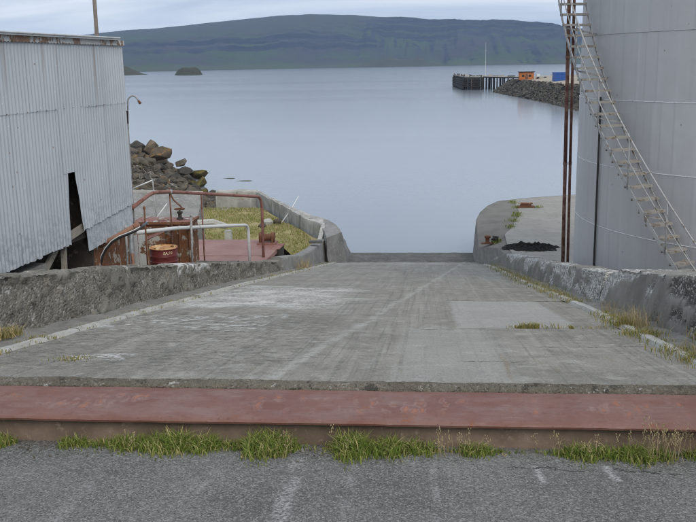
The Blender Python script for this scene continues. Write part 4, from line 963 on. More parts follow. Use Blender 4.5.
for i, (x, y, r, lab) in enumerate(((4.56, 30.0, 0.060, 'thicker left one of two tall dark red pipes left of the tank'), (4.735, 30.1, 0.046, 'thinner right one of two tall dark red pipes left of the tank'))):
    t = thing('standing_pipe', lab, 'pipe', (x, y, 2.3), 'tall red pipes beside the tank')
    for k in range(3):
        z0, z1 = 2.3 + 3.4 * k, 2.3 + 3.4 * (k + 1) + (0.7 if k == 2 else -0.0)
        MB().tube([(x - .010 * (z0 - 2.3), y, z0), (x - .010 * (z1 - 2.3), y, z1)], r, 12).build('pipe_length', M_redpipe, t, True)
        MB().tube([(x - .010 * (z0 - 2.3), y, z0 - .03 * (k > 0)), (x - .010 * (z0 - 2.3), y, z0 + .06)], r * 1.18, 12).build('coupling', M_redpipe, t)

# ================================================================== big tank with spiral stair
TC = Vector((9.51, 22.37, 2.2)); TR = 5.79
tank = thing('storage_tank', 'huge grey welded steel storage tank on the right', 'tank', TC)
courses = [5.28 + 1.4267 * (i - 3) for i in range(3)] + [5.28, 6.69, 8.15, 9.56, 10.99, 12.42, 13.85]
courses = [2.2, 3.85] + [5.28, 6.69, 8.15, 9.56, 10.99, 12.42]
courses.append(13.85)
def plate_mesh(h, r):
    m = MB(); n = 10
    def f(u, v):
        a = R_(30.0) * v; z = h * u; e = 0.0
        return (r * math.cos(a), r * math.sin(a), z)
    m.grid(f, 4, n, flip=True); return m.mesh('plate', M_tank, True)
for ci, (z0, z1) in enumerate(zip(courses, courses[1:])):
    me = plate_mesh(z1 - z0 - 0.006, TR - 0.004 * ci); offs = 12.0 * (ci % 2) + 7 * ci
    for k in range(12):
        o = put('plate', me, None, (TC.x, TC.y, z0), (0, 0, R_(30 * k + offs))); parent_to(o, tank)
    if ci:
        rr = TR - 0.004 * (ci - 1)
        MB().tube([(TC.x + rr * math.cos(a), TC.y + rr * math.sin(a), z0 - 0.003) for a in [2 * math.pi * q / 160 for q in range(161)]], 0.008, 6, False).build('weld_seam', M_seam if ci < 5 else M_stair, tank, True)
MB().lathe([(TR + .06, 13.85 - 2.2), (TR + .06, 13.95 - 2.2), (TR - .1, 13.96 - 2.2), (0, 14.9 - 2.2)], TC, 72, False).build('roof', M_tank, tank)
MB().lathe([(TR + .25, -0.2), (TR + .25, 0.12), (TR, 0.12)], TC, 72, False).build('footing', M_conc, tank)
def cyl(th, r, z): return Vector((TC.x + r * math.cos(R_(th)), TC.y + r * math.sin(R_(th)), z))
MB().tube([cyl(194.8, TR + .03, 8.2), cyl(194.9, TR + .03, 2.3)], 0.024, 8).build('conduit', M_hose, tank)
stair = bpy.data.objects.new('staircase', None); col.objects.link(stair); stair.location = TC; parent_to(stair, tank)
stair.matrix_parent_inverse = Matrix.Translation(TC).inverted()
stair['label'] = 'narrow open steel staircase winding up the tank'
def sub(m, name, mat, smooth=False):
    o = m.build(name, mat, None, smooth); o.parent = stair; o.matrix_parent_inverse = Matrix.Translation(TC).inverted(); return o
RI, RO = TR + 0.13, TR + 0.74
RISE, DTH = 0.2386, 1.745
TH = lambda z: 224.5 - (z - 5.03) / RISE * DTH
zs = [5.03 + RISE * k for k in range(-10, 33)]
for z in zs:
    th = TH(z); rad = Vector((math.cos(R_(th)), math.sin(R_(th)), 0)); tg = Vector((-rad.y, rad.x, 0))
    c = cyl(th, (RI + RO) / 2, z); rot = Matrix((rad, tg, Vector((0, 0, 1)))).transposed()
    m = MB(); m.box(c, (RO - RI, 0.20, 0.022), rot); m.box(c + tg * 0.1 - Vector((0, 0, .018)), (RO - RI, 0.014, 0.036), rot); m.box(c - tg * 0.1 - Vector((0, 0, .018)), (RO - RI, 0.014, 0.036), rot)
    sub(m, 'tread', M_tread)
def strip(r, dz, hgt, w):
    m = MB(); n = 120; z0, z1 = zs[0] - 0.1, zs[-1] + 0.1
    def f(u, v):
        z = z0 + (z1 - z0) * u; th = TH(z); a = [(r - w / 2, dz - hgt / 2), (r + w / 2, dz - hgt / 2), (r + w / 2, dz + hgt / 2), (r - w / 2, dz + hgt / 2)][int(round(v * 4)) % 4]
        return cyl(th, a[0], z + a[1])
    m.grid(f, n, 4); return m
sub(strip(RO, -0.01, 0.12, 0.018), 'stringer', M_stair)
sub(strip(RI, -0.03, 0.07, 0.014), 'stringer', M_stair)
for dz_, nm, r in ((1.0, 'handrail', 0.018), (0.52, 'mid_rail', 0.013)):
    sub(MB().tube([cyl(TH(z), RO + .01, z + dz_) for z in [zs[0] + (zs[-1] - zs[0]) * q / 110 for q in range(111)]], r, 8), nm, M_stair, True)
for z in zs[1::5]: sub(MB().tube([cyl(TH(z), RO + .01, z - 0.05), cyl(TH(z), RO + .01, z + 1.0)], 0.016, 7), 'baluster', M_stair, True)
for z in zs[2::4]: sub(MB().bar(cyl(TH(z), TR - .01, z - .22), cyl(TH(z), RO, z - .06), 0.03, 0.04), 'bracket', M_stair)

# ================================================================== rocks
def hull_mesh(name, mat, seed, n=18):
    rnd = random.Random(seed); bm = bmesh.new()
    for i in range(n):
        v = Vector((rnd.gauss(0, 1), rnd.gauss(0, 1), rnd.gauss(0, 1))); v.normalize(); v *= rnd.uniform(0.75, 1.1)
        bm.verts.new((v.x, v.y * 0.85, v.z * 0.7))
    r = bmesh.ops.convex_hull(bm, input=bm.verts[:])
    bmesh.ops.delete(bm, geom=[g for g in r['geom_interior'] if isinstance(g, bmesh.types.BMVert)], context='VERTS')
    bmesh.ops.bevel(bm, geom=bm.edges[:], offset=0.045, segments=1, affect='EDGES')
    bmesh.ops.triangulate(bm, faces=bm.faces); bmesh.ops.subdivide_edges(bm, edges=bm.edges[:], cuts=1, use_grid_fill=True)
    for v in bm.verts: v.co *= 1 + 0.07 * fbm(v.co.x * 2.2 + seed, v.co.y * 2.2, v.co.z * 2.2)
    bmesh.ops.recalc_face_normals(bm, faces=bm.faces)
    me = bpy.data.meshes.new(name); bm.to_mesh(me); bm.free(); me.materials.append(mat)
    me.polygons.foreach_set('use_smooth', [True] * len(me.polygons))
    try: me.set_sharp_from_angle(angle=R_(28))
    except Exception: pass
    return me
RM = {}
def rock_me(kind, i):
    k = (kind, i)
    if k not in RM: RM[k] = hull_mesh('boulder', {'g': M_rock, 'o': M_rock_or, 'm': M_rock_ms, 'd': M_rock_dk}[kind], i * 7 + {'g': 1, 'o': 2, 'm': 3, 'd': 4}[kind])
    return RM[k]
GR = 'boulders of the rocky point'
# x, y, z, half sizes, kind, label
big = [
 (-22.9, 70.5, 2.75, (0.95, 0.8, 0.95), 'd', 'dark upright boulder at the top left of the rocky point'),
 (-21.9, 70.2, 2.75, (0.95, 0.8, 0.95), 'o', 'lichen-streaked boulder leaning at the crest of the rocky point'),
 (-20.85, 69.0, 2.35, (1.30, 0.9, 0.95), 'o', 'largest orange-streaked boulder on the crest of the rocky point'),
 (-21.6, 67.6, 1.95, (0.75, 0.6, 0.5), 'o', 'orange boulder just below the largest one on the rocky point'),
 (-20.3, 67.4, 1.55, (0.8, 0.6, 0.55), 'd', 'dark boulder under the largest orange-streaked one'),
 (-19.3, 69.6, 1.70, (0.75, 0.6, 0.40), 'g', 'flat grey boulder on the shoulder right of the largest one'),
 (-18.75, 69.0, 1.05, (1.05, 0.8, 0.65), 'd', 'dark sloping boulder halfway down the rocky point'),
 (-17.9, 69.6, 0.75, (0.8, 0.7, 0.6), 'm', 'greenish boulder at the waterline above the brown mossy one'),
 (-17.45, 67.8, 0.25, (1.05, 0.85, 0.75), 'm', 'rounded brown mossy boulder in the water at the end of the rocky point'),
 (-18.5, 66.2, 0.65, (0.95, 0.7, 0.6), 'd', 'dark boulder left of the brown mossy one near the water'),
 (-19.6, 65.0, 0.95, (0.95, 0.7, 0.65), 'g', 'grey boulder in the middle of the rocky point'),
 (-20.9, 64.2, 1.35, (0.85, 0.65, 0.55), 'o', 'yellow-topped boulder left of centre in the rocky point'),
 (-19.2, 62.6, 0.65, (1.2, 0.8, 0.65), 'g', 'broad grey boulder at the front of the rocky point'),
 (-22.6, 66.5, 2.0, (0.7, 0.6, 0.5), 'g', 'brownish boulder close to the shed corner on the rocky point'),
 (-17.6, 62.2, 0.35, (0.8, 0.6, 0.45), 'g', 'low grey boulder at the front right of the rocky point'),
]
for i, (x, y, z, s, k, lab) in enumerate(big):
    o = put('boulder', rock_me(k, i % 5), None, (x, y, z), (random.uniform(-.4, .4), random.uniform(-.4, .4), random.uniform(0, 6.28)), s); tag(o, lab, 'boulder', GR)
rnd = random.Random(11); cnt = 0; placed = [(b[0], b[1]) for b in big]
while cnt < 240:
    y = rnd.uniform(52, 74) if cnt % 4 == 0 else rnd.uniform(59, 74); d = rnd.uniform(-0.5, 9.0) ** 1.0; x = lerp_tab(SH, y) - d
    if x < -26: continue
    s = rnd.uniform(0.22, 0.62) * (1.15 if y > 64 else 0.85); z = yard_z(x, y) + 0.15 * s
    if min((x - a) ** 2 + (y - b) ** 2 for a, b in placed) < 0.2: continue
    k = rnd.choice('gggggodd' if d > 1.2 else 'mmdd')
    o = put('boulder', rock_me(k, rnd.randrange(5)), None, (x, y, z), (rnd.uniform(-.6, .6), rnd.uniform(-.6, .6), rnd.uniform(0, 6.28)), (s * rnd.uniform(.8, 1.4), s * rnd.uniform(.8, 1.2), s * rnd.uniform(.7, 1.1)))
    wh = 'low on the shingle in front of the rocky point' if y < 60 else 'at the waterline of the rocky point' if d < 1.2 else 'on the lower slope of the rocky point' if d < 3.5 else 'high up on the rocky point near the shed'
    tag(o, {'g': 'small grey-brown loose rock ', 'o': 'small orange-lichened loose rock ', 'd': 'small dark loose rock ', 'm': 'small mossy brown rock '}[k] + wh, 'rock', {'g': 'grey rocks ', 'o': 'orange rocks ', 'd': 'dark rocks ', 'm': 'mossy rocks '}[k] + wh); placed.append((x, y)); cnt += 1
def rock_field(name, pts, mat, label, kind='stuff', seed=5):
    rnd = random.Random(seed); m = MB(); tmpl = []
    for q in range(6):
        bm = bmesh.new()
        for i in range(9):
            v = Vector((rnd.gauss(0, 1), rnd.gauss(0, 1), rnd.gauss(0, 1))).normalized(); bm.verts.new((v.x, v.y, v.z * .75))
        r = bmesh.ops.convex_hull(bm, input=bm.verts[:]); bm.verts.index_update()
        tmpl.append(([v.co.copy() for v in bm.verts], [tuple(v.index for v in f.verts) for f in bm.faces])); bm.free()
    for (x, y, z, s) in pts:
        vs, fs = rnd.choice(tmpl); rot = Matrix.Rotation(rnd.uniform(0, 6.28), 3, 'Z') @ Matrix.Rotation(rnd.uniform(-.7, .7), 3, 'X')
        sc_ = (s * rnd.uniform(.8, 1.3), s * rnd.uniform(.8, 1.3), s * rnd.uniform(.7, 1.1)); c = Vector((x, y, z))
        m.add([rot @ Vector((v.x * sc_[0], v.y * sc_[1], v.z * sc_[2])) + c for v in vs], fs)
    o = m.build(name, mat); o['kind'] = kind; o['label'] = label; o['category'] = 'rocks'; return o
pts = []
for i in range(5200):
    y = rnd.uniform(47, 76); x = lerp_tab(SH, y) - rnd.uniform(-1.5, 12); s = rnd.uniform(.06, .2)
    if y < 51 and x > -11.3: continue
    pts.append((x, y, yard_z(x, y) + s * .2, s))
rock_field('shingle', pts, M_rock, 'loose shingle and small stones along the shore')
# a few weedy rocks just breaking the surface
for (x, y, sx, lab) in ((-16.2, 73.0, 0.8, 'nearly drowned weedy rock nearest the rocky point'), (-14.6, 71.3, 1.1, 'long nearly drowned weedy rock out in the water')):
    tag(put('reef_rock', rock_me('m', 3), None, (x, y, -0.02), (0, 0, 0.1), (sx * .8, .3, .14)), lab, 'rock')

# ================================================================== far side: jetty, breakwater, huts
def bw_line(t):     # waterline to crest of the breakwater
    WL = [(23.2, 296), (21.0, 285), (22.6, 262), (24.3, 241), (27.0, 204), (28.4, 173), (29.5, 150)]
    k = t * (len(WL) - 1); i = min(int(k), len(WL) - 2); f = k - i
    return WL[i][0] + (WL[i + 1][0] - WL[i][0]) * f, WL[i][1] + (WL[i + 1][1] - WL[i][1]) * f
def bw(u, v):
    x, y = bw_line(u); d = v * 46; zt = lerp_tab([(0, 3.6), (.25, 3.9), (.6, 4.1), (1, 4.2)], u)
    z = -1.0 + (zt + 1) * sm(-2.0, 7.0, d) if d < 7 else zt
    z += 0.15 * fbm(x * .3 + d * .3, y * .3) - 1.1 * (1 - sm(5.0, 7, d)) + 0.9 * sm(7, 16, d)
    return (x + d - 1.5, y + d * .04, z)
M_sand = plain('beige_gravel', (0.30, 0.26, 0.20), (0.37, 0.33, 0.26), 0.15, 0.95, (0.24, 0.20, 0.14), 0.3, 2)
struct(MB().grid(bw, 60, 60, flip=True).build('breakwater_ground', M_sand, None, True), label='beige gravel top of the far breakwater')
pts = []
for i in range(6500):
    u = rnd.random(); x, y = bw_line(u); d = rnd.uniform(-0.6, 5.6); zt = lerp_tab([(0, 3.6), (.25, 3.9), (.6, 4.1), (1, 4.2)], u)
    z = -0.5 + (zt + .5) * min(1, max(0, d / 6.0)); pts.append((x + d - .8, y + rnd.uniform(-2, 2), z, rnd.uniform(.35, .8)))
rock_field('breakwater_rocks', pts, M_riprap, 'dark rock armour on the slope of the far breakwater', seed=9)
# jetty
jt = thing('jetty', 'old dark timber jetty on piles at the end of the breakwater', 'jetty', (18, 320, 0))
dk = [(12.6, 311.5), (18.1, 308.8), (19.8, 324), (25.0, 306), (31, 297), (34, 302), (27.5, 318), (21, 345), (16.5, 366), (10.5, 368)]
MB().prism(dk, 3.75, 4.15).build('deck', M_dkwood, jt, fixn=True)
def edge_pts(a, b, n): return [(a[0] + (b[0] - a[0]) * i / n, a[1] + (b[1] - a[1]) * i / n) for i in range(n + 1)]
pile_me = MB().lathe([(0.22, -2.0), (0.22, 3.75)], (0, 0, 0), 7).mesh('pile', M_dkwood)
pl = edge_pts(dk[0], dk[1], 11) + edge_pts((13, 313.5), (18.2, 310.5), 9) + edge_pts(dk[0], dk[9], 16) + edge_pts((13.5, 316), (18.4, 313), 5) + edge_pts(dk[1], dk[2], 5) + edge_pts(dk[2], dk[3], 7) + edge_pts((21, 326), (27, 309), 6) + edge_pts(dk[3], dk[4], 4)
for (x, y) in pl: o = put('pile', pile_me, None, (x, y, 0)); parent_to(o, jt)
for i, (a, b) in enumerate(((dk[0], dk[9]), (dk[0], dk[1]))):
    for k, z in enumerate((3.3, 2.6, 1.9, 1.2, 0.6)):
        if i == 1 and k > 3: continue
        MB().bar((a[0] - .25, a[1] - .25, z), (b[0] - .25, b[1] - .25, z), 0.25, 0.5 if i == 0 else .3).build('fender_board', M_dkwood, jt)
M_bleach = plain('bleached_timber', (0.30, 0.29, 0.265), (0.40, 0.385, 0.35), 1, 0.9)
MB().prism([(p[0] * .98 + .35, p[1] * .995 + 1.6) for p in dk], 4.15, 4.22).build('decking', M_wood, jt, fixn=True)
def edge_rail(a, b):
    MB().bar((a[0], a[1], 4.38), (b[0], b[1], 4.38), 0.3, 0.3).build('kerb_timber', M_bleach, jt)
edge_rail(dk[0], dk[9]); edge_rail(dk[1], dk[0])
for (x, y, sx, sy, sz, lab) in ((13.0, 345, 1.2, 1.0, .6, 'pale crate lying farthest out on the old jetty'), (14.5, 352, 2.2, 1, .5, 'long pale timber stack on the outer end of the jetty'), (22.5, 330, 1.6, 1.2, .7, 'pale crate in the middle of the old jetty by the mast'), (25.5, 318, 2.0, 1.0, .5, 'pale boards stacked on the inner part of the jetty')):
    t = thing('timber_stack', lab, 'timber', (x, y, 4.22), 'pale bits lying on the jetty')
    for k in range(3): MB().box((x + .1 * k, y, 4.22 + sz * (k + .5) / 3), (sx * (1 - .12 * k), sy * (1 - .1 * k), sz / 3 - .02)).build('plank', M_bleach, t)
for i, (x, y) in enumerate(edge_pts(dk[0], dk[9], 9) + edge_pts(dk[0], dk[1], 3)):
    hh = 0.5 + 0.5 * abs(math.sin(i * 2.7)); MB().box((x, y, 4.2 + hh / 2), (0.35, 0.35, hh)).build('mooring_post', M_dkwood if i % 3 else M_bleach, jt)
for i, (x, y) in enumerate(((15.2, 309.6), (12.0, 326))):
    for k in range(7): MB().box((x, y, 0.5 + .5 * k), (0.7, 0.1, 0.08)).build('ladder_rung', M_rust, jt)
for i, (x, y, l) in enumerate(((17, 322, 3.0), (19.5, 332, 4.0), (16, 338, 2.5), (24, 322, 3.2), (28, 309, 2.4))):
    MB().box((x, y, 4.40), (l, 0.5, 0.3), Matrix.Rotation(i * .7, 3, 'Z')).build('loose_timber', M_bleach if i % 2 else M_dkwood, jt)
t = thing('mast', 'thin faint lattice mast standing on the jetty', 'mast', (20.9, 330, 4.2))
MB().tube([(20.9, 330, 4.2), (20.8, 330, 16.0)], [0.09, 0.05], 6).build('pole', M_galv, t)
for z in (9, 13): MB().bar((20.4, 330, z), (21.3, 330, z), .05, .05).build('crosspiece', M_galv, t)
# orange hut
M_orange = plain('orange_boards', (0.40, 0.125, 0.03), (0.46, 0.16, 0.045), 1.5, 0.7, None, 0.2, 8)
M_blue = plain('blue_container_paint', (0.025, 0.085, 0.30), (0.035, 0.10, 0.34), 1.0, 0.55, None, 0.1, 5)
t = thing('hut', 'small orange timber hut on the far breakwater', 'hut', (28.5, 266, 3.9))
MB().box((28.3, 266, 5.0), (4.0, 3.2, 2.1)).build('wall', M_orange, t)
MB().box((28.3, 266, 6.14), (4.5, 3.8, 0.18)).build('roof', M_dkwood, t)
for x in (27.3, 29.2): MB().box((x, 264.38, 5.1), (0.7, 0.05, 0.6)).build('window', M_dkwood, t)
MB().box((28.3, 264.37, 4.75), (0.7, 0.05, 1.6)).build('door', M_redpipe, t)
t = thing('shipping_container', 'bright blue shipping container on the far breakwater seen past the red pipes', 'container', (34, 231, 4.0))
MB().box((33.0, 232.5, 5.15), (2.9, 5.6, 2.1)).build('body', M_blue, t)
for i in range(6): MB().box((31.85 + i * .45, 229.67, 5.15), (0.16, 0.08, 1.9)).build('rib', M_blue, t)
MB().box((33.0, 232.5, 6.24), (3.0, 5.7, 0.1)).build('roof', M_blue, t)
t = thing('trailer', 'small pale flat trailer parked between orange hut and blue container', 'trailer', (32, 263, 3.9))
MB().box((32.2, 263, 4.75), (3.0, 1.6, .25)).build('bed', M_bleach, t)
MB().box((31.3, 263, 5.2), (0.9, 1.5, .7)).build('cab', M_galv, t)
for dx in (-1.0, 1.0): MB().tube([(32.2 + dx, 262.1, 4.4), (32.2 + dx, 262.4, 4.4)], .42, 12).build('wheel', M_hose, t)

# islets
def islet(name, label, cx, cy, rx, ry, h, seed):
    def f(u, v):
        a = 2 * math.pi * u; r = v
        px, py = cx + rx * r * math.cos(a) * (1 + .15 * fbm(math.cos(a) * 2 + seed, math.sin(a) * 2)), cy + ry * r * math.sin(a)
        z = h * (1 - sm(0.62 if seed == 3 else 0.3, 1.0, r)) * (0.85 + .35 * fbm(px * .10, py * .10, seed)) - .5 * sm(.8, 1, r)
        return (px, py, z)
    o = MB().grid(f, 60, 16).build(name, M_islet, None, True); return tag(o, label, 'island')
islet('islet', 'small flat-topped islet alone in the fjord', -291, 1105, 18, 14, 9.0, 3)
islet('headland', 'dark low headland just right of the tin shed roof', -490, 1300, 92, 45, 22, 8)

# fjord hills
RID = [(-0.62, 118), (-0.48, 136), (-0.40, 152), (-0.360, 165), (-0.335, 173), (-0.292, 181), (-0.234, 200), (-0.193, 212), (-0.160, 224), (-0.127, 226), (-0.074, 216), (-0.063, 212), (-0.016, 200), (0.002, 191), (0.058, 182), (0.117, 172), (0.125, 164), (0.142, 150), (0.20, 120), (0.30, 95), (0.45, 80)]
SHR = [(-0.62, 2100), (-0.3, 2350), (-0.15, 2850), (0.0, 2950), (0.15, 2750), (0.45, 2600)]
def hill(u, v):
    a = -0.62 + 1.07 * u; ys = lerp_tab(SHR, a) + 60 * fbm(a * 9, 2.2); H = lerp_tab(RID, a) + 2.5 * fbm(a * 30, 1)
    right = sm(-0.10, -0.02, a)
    if v <= 0.8:
        t = v / 0.8; y = ys + (4000 - ys) * t; x = a * y
        gul = fbm(x * 0.0085, t * 0.9, 2.0, 5)
        tt = t + 0.022 * fbm(x * .004, y * .004, 5) + 0.03 * gul * right
        pl_ = lerp_tab([(0, 0), (.05, .015), (.15, .06), (.30, .17), (.42, .31), (.435, .40), (.48, .43), (.495, .54), (.54, .57), (.55, .61), (.63, .65), (.8, .84), (1, 1)], tt)
        pr_ = lerp_tab([(0, 0), (.05, .015), (.15, .07), (.35, .24), (.55, .46), (.65, .55), (.665, .66), (.71, .69), (.725, .80), (.77, .83), (.785, .95), (.90, .985), (1, 1)], tt)
        p = pl_ * (1 - right) + pr_ * right
        amp = math.sin(math.pi * min(1, t)) ** .7
        z = H * p + (9 + 20 * right) * gul * amp * (1 - sm(.62, .86, t)) + 4 * fbm(x * .03, y * .03, 7) * amp * (1 - sm(.8, 1, t))
        z = max(z, -2 if t < .01 else 0.8 * t * 20 if t < .05 else 1)
        if t == 0: z = -3
    else:
        t = (v - .8) / .2; y = 4000 + 1700 * t; x = a * y; z = H * (1 - .25 * t) - 40 * t
    return (x, y, z)
struct(MB().grid(hill, 620, 130, flip=True).build('hills', M_hill, None, True), label='long flat-topped mountain ridge across the fjord')
def spur(u, v):
    a = 2 * math.pi * u; x = -85 + 150 * v * math.cos(a); y = 2830 + 70 * v * math.sin(a)
    return (x, y, 24 * (1 - sm(.45, 1, v)) * (.9 + .5 * fbm(x * .02, y * .02, 4)) - 1.5 * sm(.85, 1, v))
struct(MB().grid(spur, 70, 16).build('hills', M_islet, None, True), label='low dark rocky spur at the foot of the far ridge')

# ================================================================== grass
def blades(name, mat, label, spots, seed=1, cat='grass', wid=0.004):
    """spots: (x, y, z, height, lean)"""
    rnd = random.Random(seed); V = []; F = []
    for (x, y, z, h, ln) in spots:
        a = rnd.uniform(0, 6.283); b = rnd.uniform(0, 6.283); w = wid * rnd.uniform(.7, 1.3)
        ca, sa = math.cos(a) * w, math.sin(a) * w; lx, ly = math.cos(b) * ln * h, math.sin(b) * ln * h
        n = len(V); V += [(x - ca, y - sa, z - .01), (x + ca, y + sa, z - .01), (x + ca * .8 + lx * .3, y + sa * .8 + ly * .3, z + h * .55), (x - ca * .8 + lx * .3, y - sa * .8 + ly * .3, z + h * .55), (x + lx, y + ly, z + h * (1 - .25 * ln))]
        F += [(n, n + 1, n + 2, n + 3), (n + 3, n + 2, n + 4)]
    me = bpy.data.meshes.new(name); me.from_pydata(V, [], F); me.materials.append(mat)
    o = put(name, me); o['kind'] = 'stuff'; o['label'] = label; o['category'] = cat; return o
gr = random.Random(3)
dens = [(-3.35, 0), (-3.3, .35), (-3.1, .35), (-3.05, 0), (-2.72, 0), (-2.66, .35), (-2.3, .6), (-1.9, 1), (-1.2, 1), (-0.98, .9), (-0.90, .12), (-0.78, .12), (-0.68, .9), (-.1, 1), (.03, .6), (.10, .06), (.22, .06), (.27, .7), (.5, .6), (.58, .05), (.88, .05), (.97, .5), (1.4, .65), (1.9, .55), (2.6, .7)]
sp = []
while len(sp) < 16000:
    x = gr.uniform(-3.4, 2.6); d = lerp_tab(dens, x) * min(1.3, max(0.30 if x < -0.95 else 0.12 if x < 0.1 else 0.05, 0.75 + 1.25 * fbm(x * 3.1, 3)))
    if gr.random() > d: continue
    w = 0.10 + 0.20 * d; y = 6.08 - abs(gr.gauss(0, .5)) * w - (0.03 if x > 0 else 0)
    h = gr.uniform(.03, .145) * gr.uniform(.6, 1.1) * (.45 + .8 * min(1.2, d)) * (1 - .5 * (6.08 - y) / .4)
    sp.append((x, y, ZA(y), max(.02, h), gr.uniform(.2, 1.1)))
blades('grass', M_grass, 'strip of green grass growing in front of the red-brown beam', sp, 1)
sp = []
for (cx, n, hh) in ((-2.05, 5, .13), (-1.0, 7, .13), (-.6, 4, .16), (.2, 14, .17), (.35, 8, .15), (.8, 6, .18), (1.15, 12, .13), (1.55, 30, .22), (1.72, 20, .20), (2.0, 26, .24), (2.15, 20, .24)):
    for i in range(n): x = cx + gr.gauss(0, .07); sp.append((x, gr.uniform(5.85, 6.06), ZA(6.0), 1.15 * hh * gr.uniform(.6, 1.25), gr.uniform(.1, .8)))
stalks = sp
blades('dry_grass', M_dry, 'tall dry straw-coloured stalks among the green grass by the beam', sp, 2, wid=.0022)
m = MB()
for (x, y, z, h, ln) in sp[::2]:
    for q in range(9):
        m.box((x + gr.gauss(0, .010), y + gr.gauss(0, .010), z + h * (.66 + .042 * q)), (.0045, .0045, .013), Matrix.Rotation(gr.random() * 3, 3, 'X') @ Matrix.Rotation(gr.random() * 3, 3, 'Z'))
o = m.build('seed_heads', M_dry); o['kind'] = 'stuff'; o['label'] = 'straw-coloured seed heads over the grass by the beam'; o['category'] = 'grass'
# bits of dirt along the grass foot
pts = []
for i in range(700):
    x = gr.uniform(-3, 2.4); y = 6.03 - abs(gr.gauss(0, .16)); pts.append((x, y, ZA(y) + .002, gr.uniform(.004, .011)))
rock_field('grit', pts, M_agg2, 'scattered grit along the grass strip', seed=4)
# tufts along kerbs
def kerb_tufts(tab, side, groups, seed):
    g = random.Random(seed); sp = []
    for (y0, y1, n, hh, spread) in groups:
        for i in range(n):
            y = g.uniform(y0, y1); b = fbm(y * 3.1, side * 4.0)
            if b < 0.05 and g.random() < .93: continue
            x = lerp_tab(tab, y) + side * (g.gauss(.03, spread)); sp.append((x, y, ZR(y) + .02, .8 * hh * g.uniform(.3, 1.15) * (.5 + 1.2 * max(0, b)), g.uniform(.3, 1.1)))
    return sp
sp = kerb_tufts(KR, 1, [(7.4, 9.2, 1500, .17, .12), (9.4, 10.6, 1200, .17, .13), (10.8, 12.0, 2200, .20, .12), (12.2, 13.3, 800, .14, .11), (15.2, 19, 1900, .17, .12), (19, 25, 2600, .22, .15), (25, 32, 1600, .22, .14)], 5)
for i in range(1500):
    x = gr.uniform(1.0, 2.3); b = fbm(x * 3.4, 7.7)
    if b < 0 and gr.random() < .85: continue
    sp.append((x, 11.22 + gr.gauss(0, .03), ZR(11.2), gr.uniform(.015, .07) * (1.4 if 1.2 < x < 1.7 else .6), gr.uniform(.3, 1.1)))
for i in range(120): y = gr.gauss(9.3, .15); sp.append((lerp_tab(KR, y) + .36 + gr.gauss(0, .04), y, ZR(y) + .1, gr.uniform(.05, .16), .7))
blades('kerb_grass', M_tuft, 'yellow-green grass tufts along the right-hand kerb', sp, 6, wid=.0032)
sp = []
for i in range(260): y = gr.gauss(11.35, .28); sp.append((lerp_tab(KR, y) + gr.gauss(.12, .09), y, ZR(y) + .02, gr.uniform(.16, .34), gr.uniform(.2, .7)))
for i in range(110): y = gr.gauss(8.6, .5); sp.append((lerp_tab(KR, y) + gr.gauss(.2, .1), y, ZR(y) + .02, gr.uniform(.10, .24), gr.uniform(.2, .7)))
for i in range(90): y = gr.gauss(13.4, .2); sp.append((lerp_tab(KR, y) + gr.gauss(.2, .06), y, ZR(y) + .02, gr.uniform(.12, .26), gr.uniform(.2, .7)))
blades('dry_grass', M_dry, 'dry straw-coloured tufts on the right-hand kerb', sp, 7, wid=.0022)
sp = kerb_tufts(KL, -1, [(8.0, 9.6, 700, .07, .10), (10.3, 12.5, 350, .06, .07), (12.6, 16, 900, .08, .08), (16, 22, 700, .09, .08), (22, 29, 900, .16, .10), (29, 36, 500, .16, .10)], 8)
for i in range(260): y = gr.gauss(9.35, .16); sp.append((lerp_tab(KL, y) - .36 + gr.gauss(0, .05), y, ZR(y) + .06, gr.uniform(.05, .15), gr.uniform(.3, 1.1)))
for i in range(130): y = gr.gauss(8.05, .10); sp.append((-3.4 + gr.gauss(0, .10), y, ZR(y), gr.uniform(.01, .03), gr.uniform(.5, 1.3)))
blades('kerb_grass', M_tuft, 'yellow-green grass tufts along the left-hand kerb', sp, 9, wid=.0035)
sp = []
for i in range(130): y = gr.gauss(9.25, .2); sp.append((lerp_tab(KL, y) - .36 + gr.gauss(0, .06), y, ZR(y) + .06, gr.uniform(.06, .18), gr.uniform(.5, 1.2)))
for i in range(150): y = gr.gauss(29.8, .5); sp.append((lerp_tab(KL, y) - .2 + gr.gauss(0, .1), y, ZR(y) + .02, gr.uniform(.2, .45), gr.uniform(.2, .6)))
blades('dry_grass', M_dry, 'dry straw-coloured tufts at the foot of the left wall', sp, 10, wid=.005)
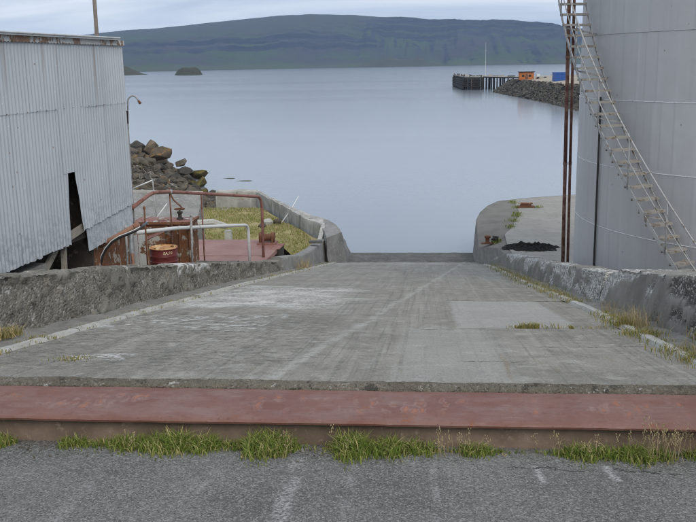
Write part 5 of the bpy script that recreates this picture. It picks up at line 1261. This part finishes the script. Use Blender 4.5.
# meadow
sp = []
while len(sp) < 26000:
    x, y = gr.uniform(-15, -4.6), gr.uniform(30.5, 49.5)
    if x > lerp_tab([(30, -5.0), (37, -4.8), (39.5, -5.5), (43, -7.1), (48.4, -9.5), (49.5, -10)], y): continue
    if y > 47 and gr.random() < (y - 47) / 2.6: continue
    if fbm(x * .5, y * .5, 3) < -.28: continue
    if -10.7 < x < -4.8 and y < 30.2: continue
    sp.append((x, y, yard_z(x, y), gr.uniform(.04, .15), gr.uniform(.3, 1.2)))
blades('meadow_grass', M_meadow, 'yellow-green meadow grass inside the sea wall', sp, 11, wid=.013)
sp = []
for (x, y) in ((3.75, 38.8), (4.0, 40.0), (4.1, 40.6), (4.2, 44.0), (2.75, 34.9), (2.8, 35.1), (4.25, 42.4), (5.2, 42.5), (3.5, 37.3)):
    for i in range(120): sp.append((x + gr.gauss(0, .12), y + gr.gauss(0, .2), 2.29 if x > 3 else 2.12, gr.uniform(.03, .14), gr.uniform(.3, 1.1)))
blades('quay_grass', M_grass, 'little green weeds along the joint in the quay', sp, 12, wid=.01)

# faces of open sheets all turned outwards
for o in list(sc.objects):
    if o.type == 'MESH' and o.name.split('.')[0] in ('asphalt_road', 'flange', 'hills', 'web', 'corrugated_sheet', 'flat_sheet', 'quay_slab', 'stringer', 'breakwater_ground', 'islet', 'headland') or o.name in ('slab_edge', 'lid.001'):
        o.data.flip_normals()
for me in RM.values():
    if sum(p.normal.dot(p.center) for p in me.polygons) < 0: me.flip_normals()

# ================================================================== haze
HZ = MB().box((0, 3200, 139), (9000, 6900, 280)).mesh('haze', M_conc); HZ.materials.clear()
hm = bpy.data.materials.new('haze_air'); hm.use_nodes = True; t_ = hm.node_tree; t_.nodes.clear()
ho = t_.nodes.new('ShaderNodeOutputMaterial'); pv = t_.nodes.new('ShaderNodeVolumePrincipled')
pv.inputs['Color'].default_value = (0.48, 0.69, 1.0, 1); pv.inputs['Density'].default_value = 0.00011; pv.inputs['Anisotropy'].default_value = 0.1
t_.links.new(pv.outputs[0], ho.inputs['Volume']); HZ.materials.append(hm)
o = put('haze', HZ); o['kind'] = 'stuff'; o['label'] = 'thin blue haze over the fjord'; o['category'] = 'haze'
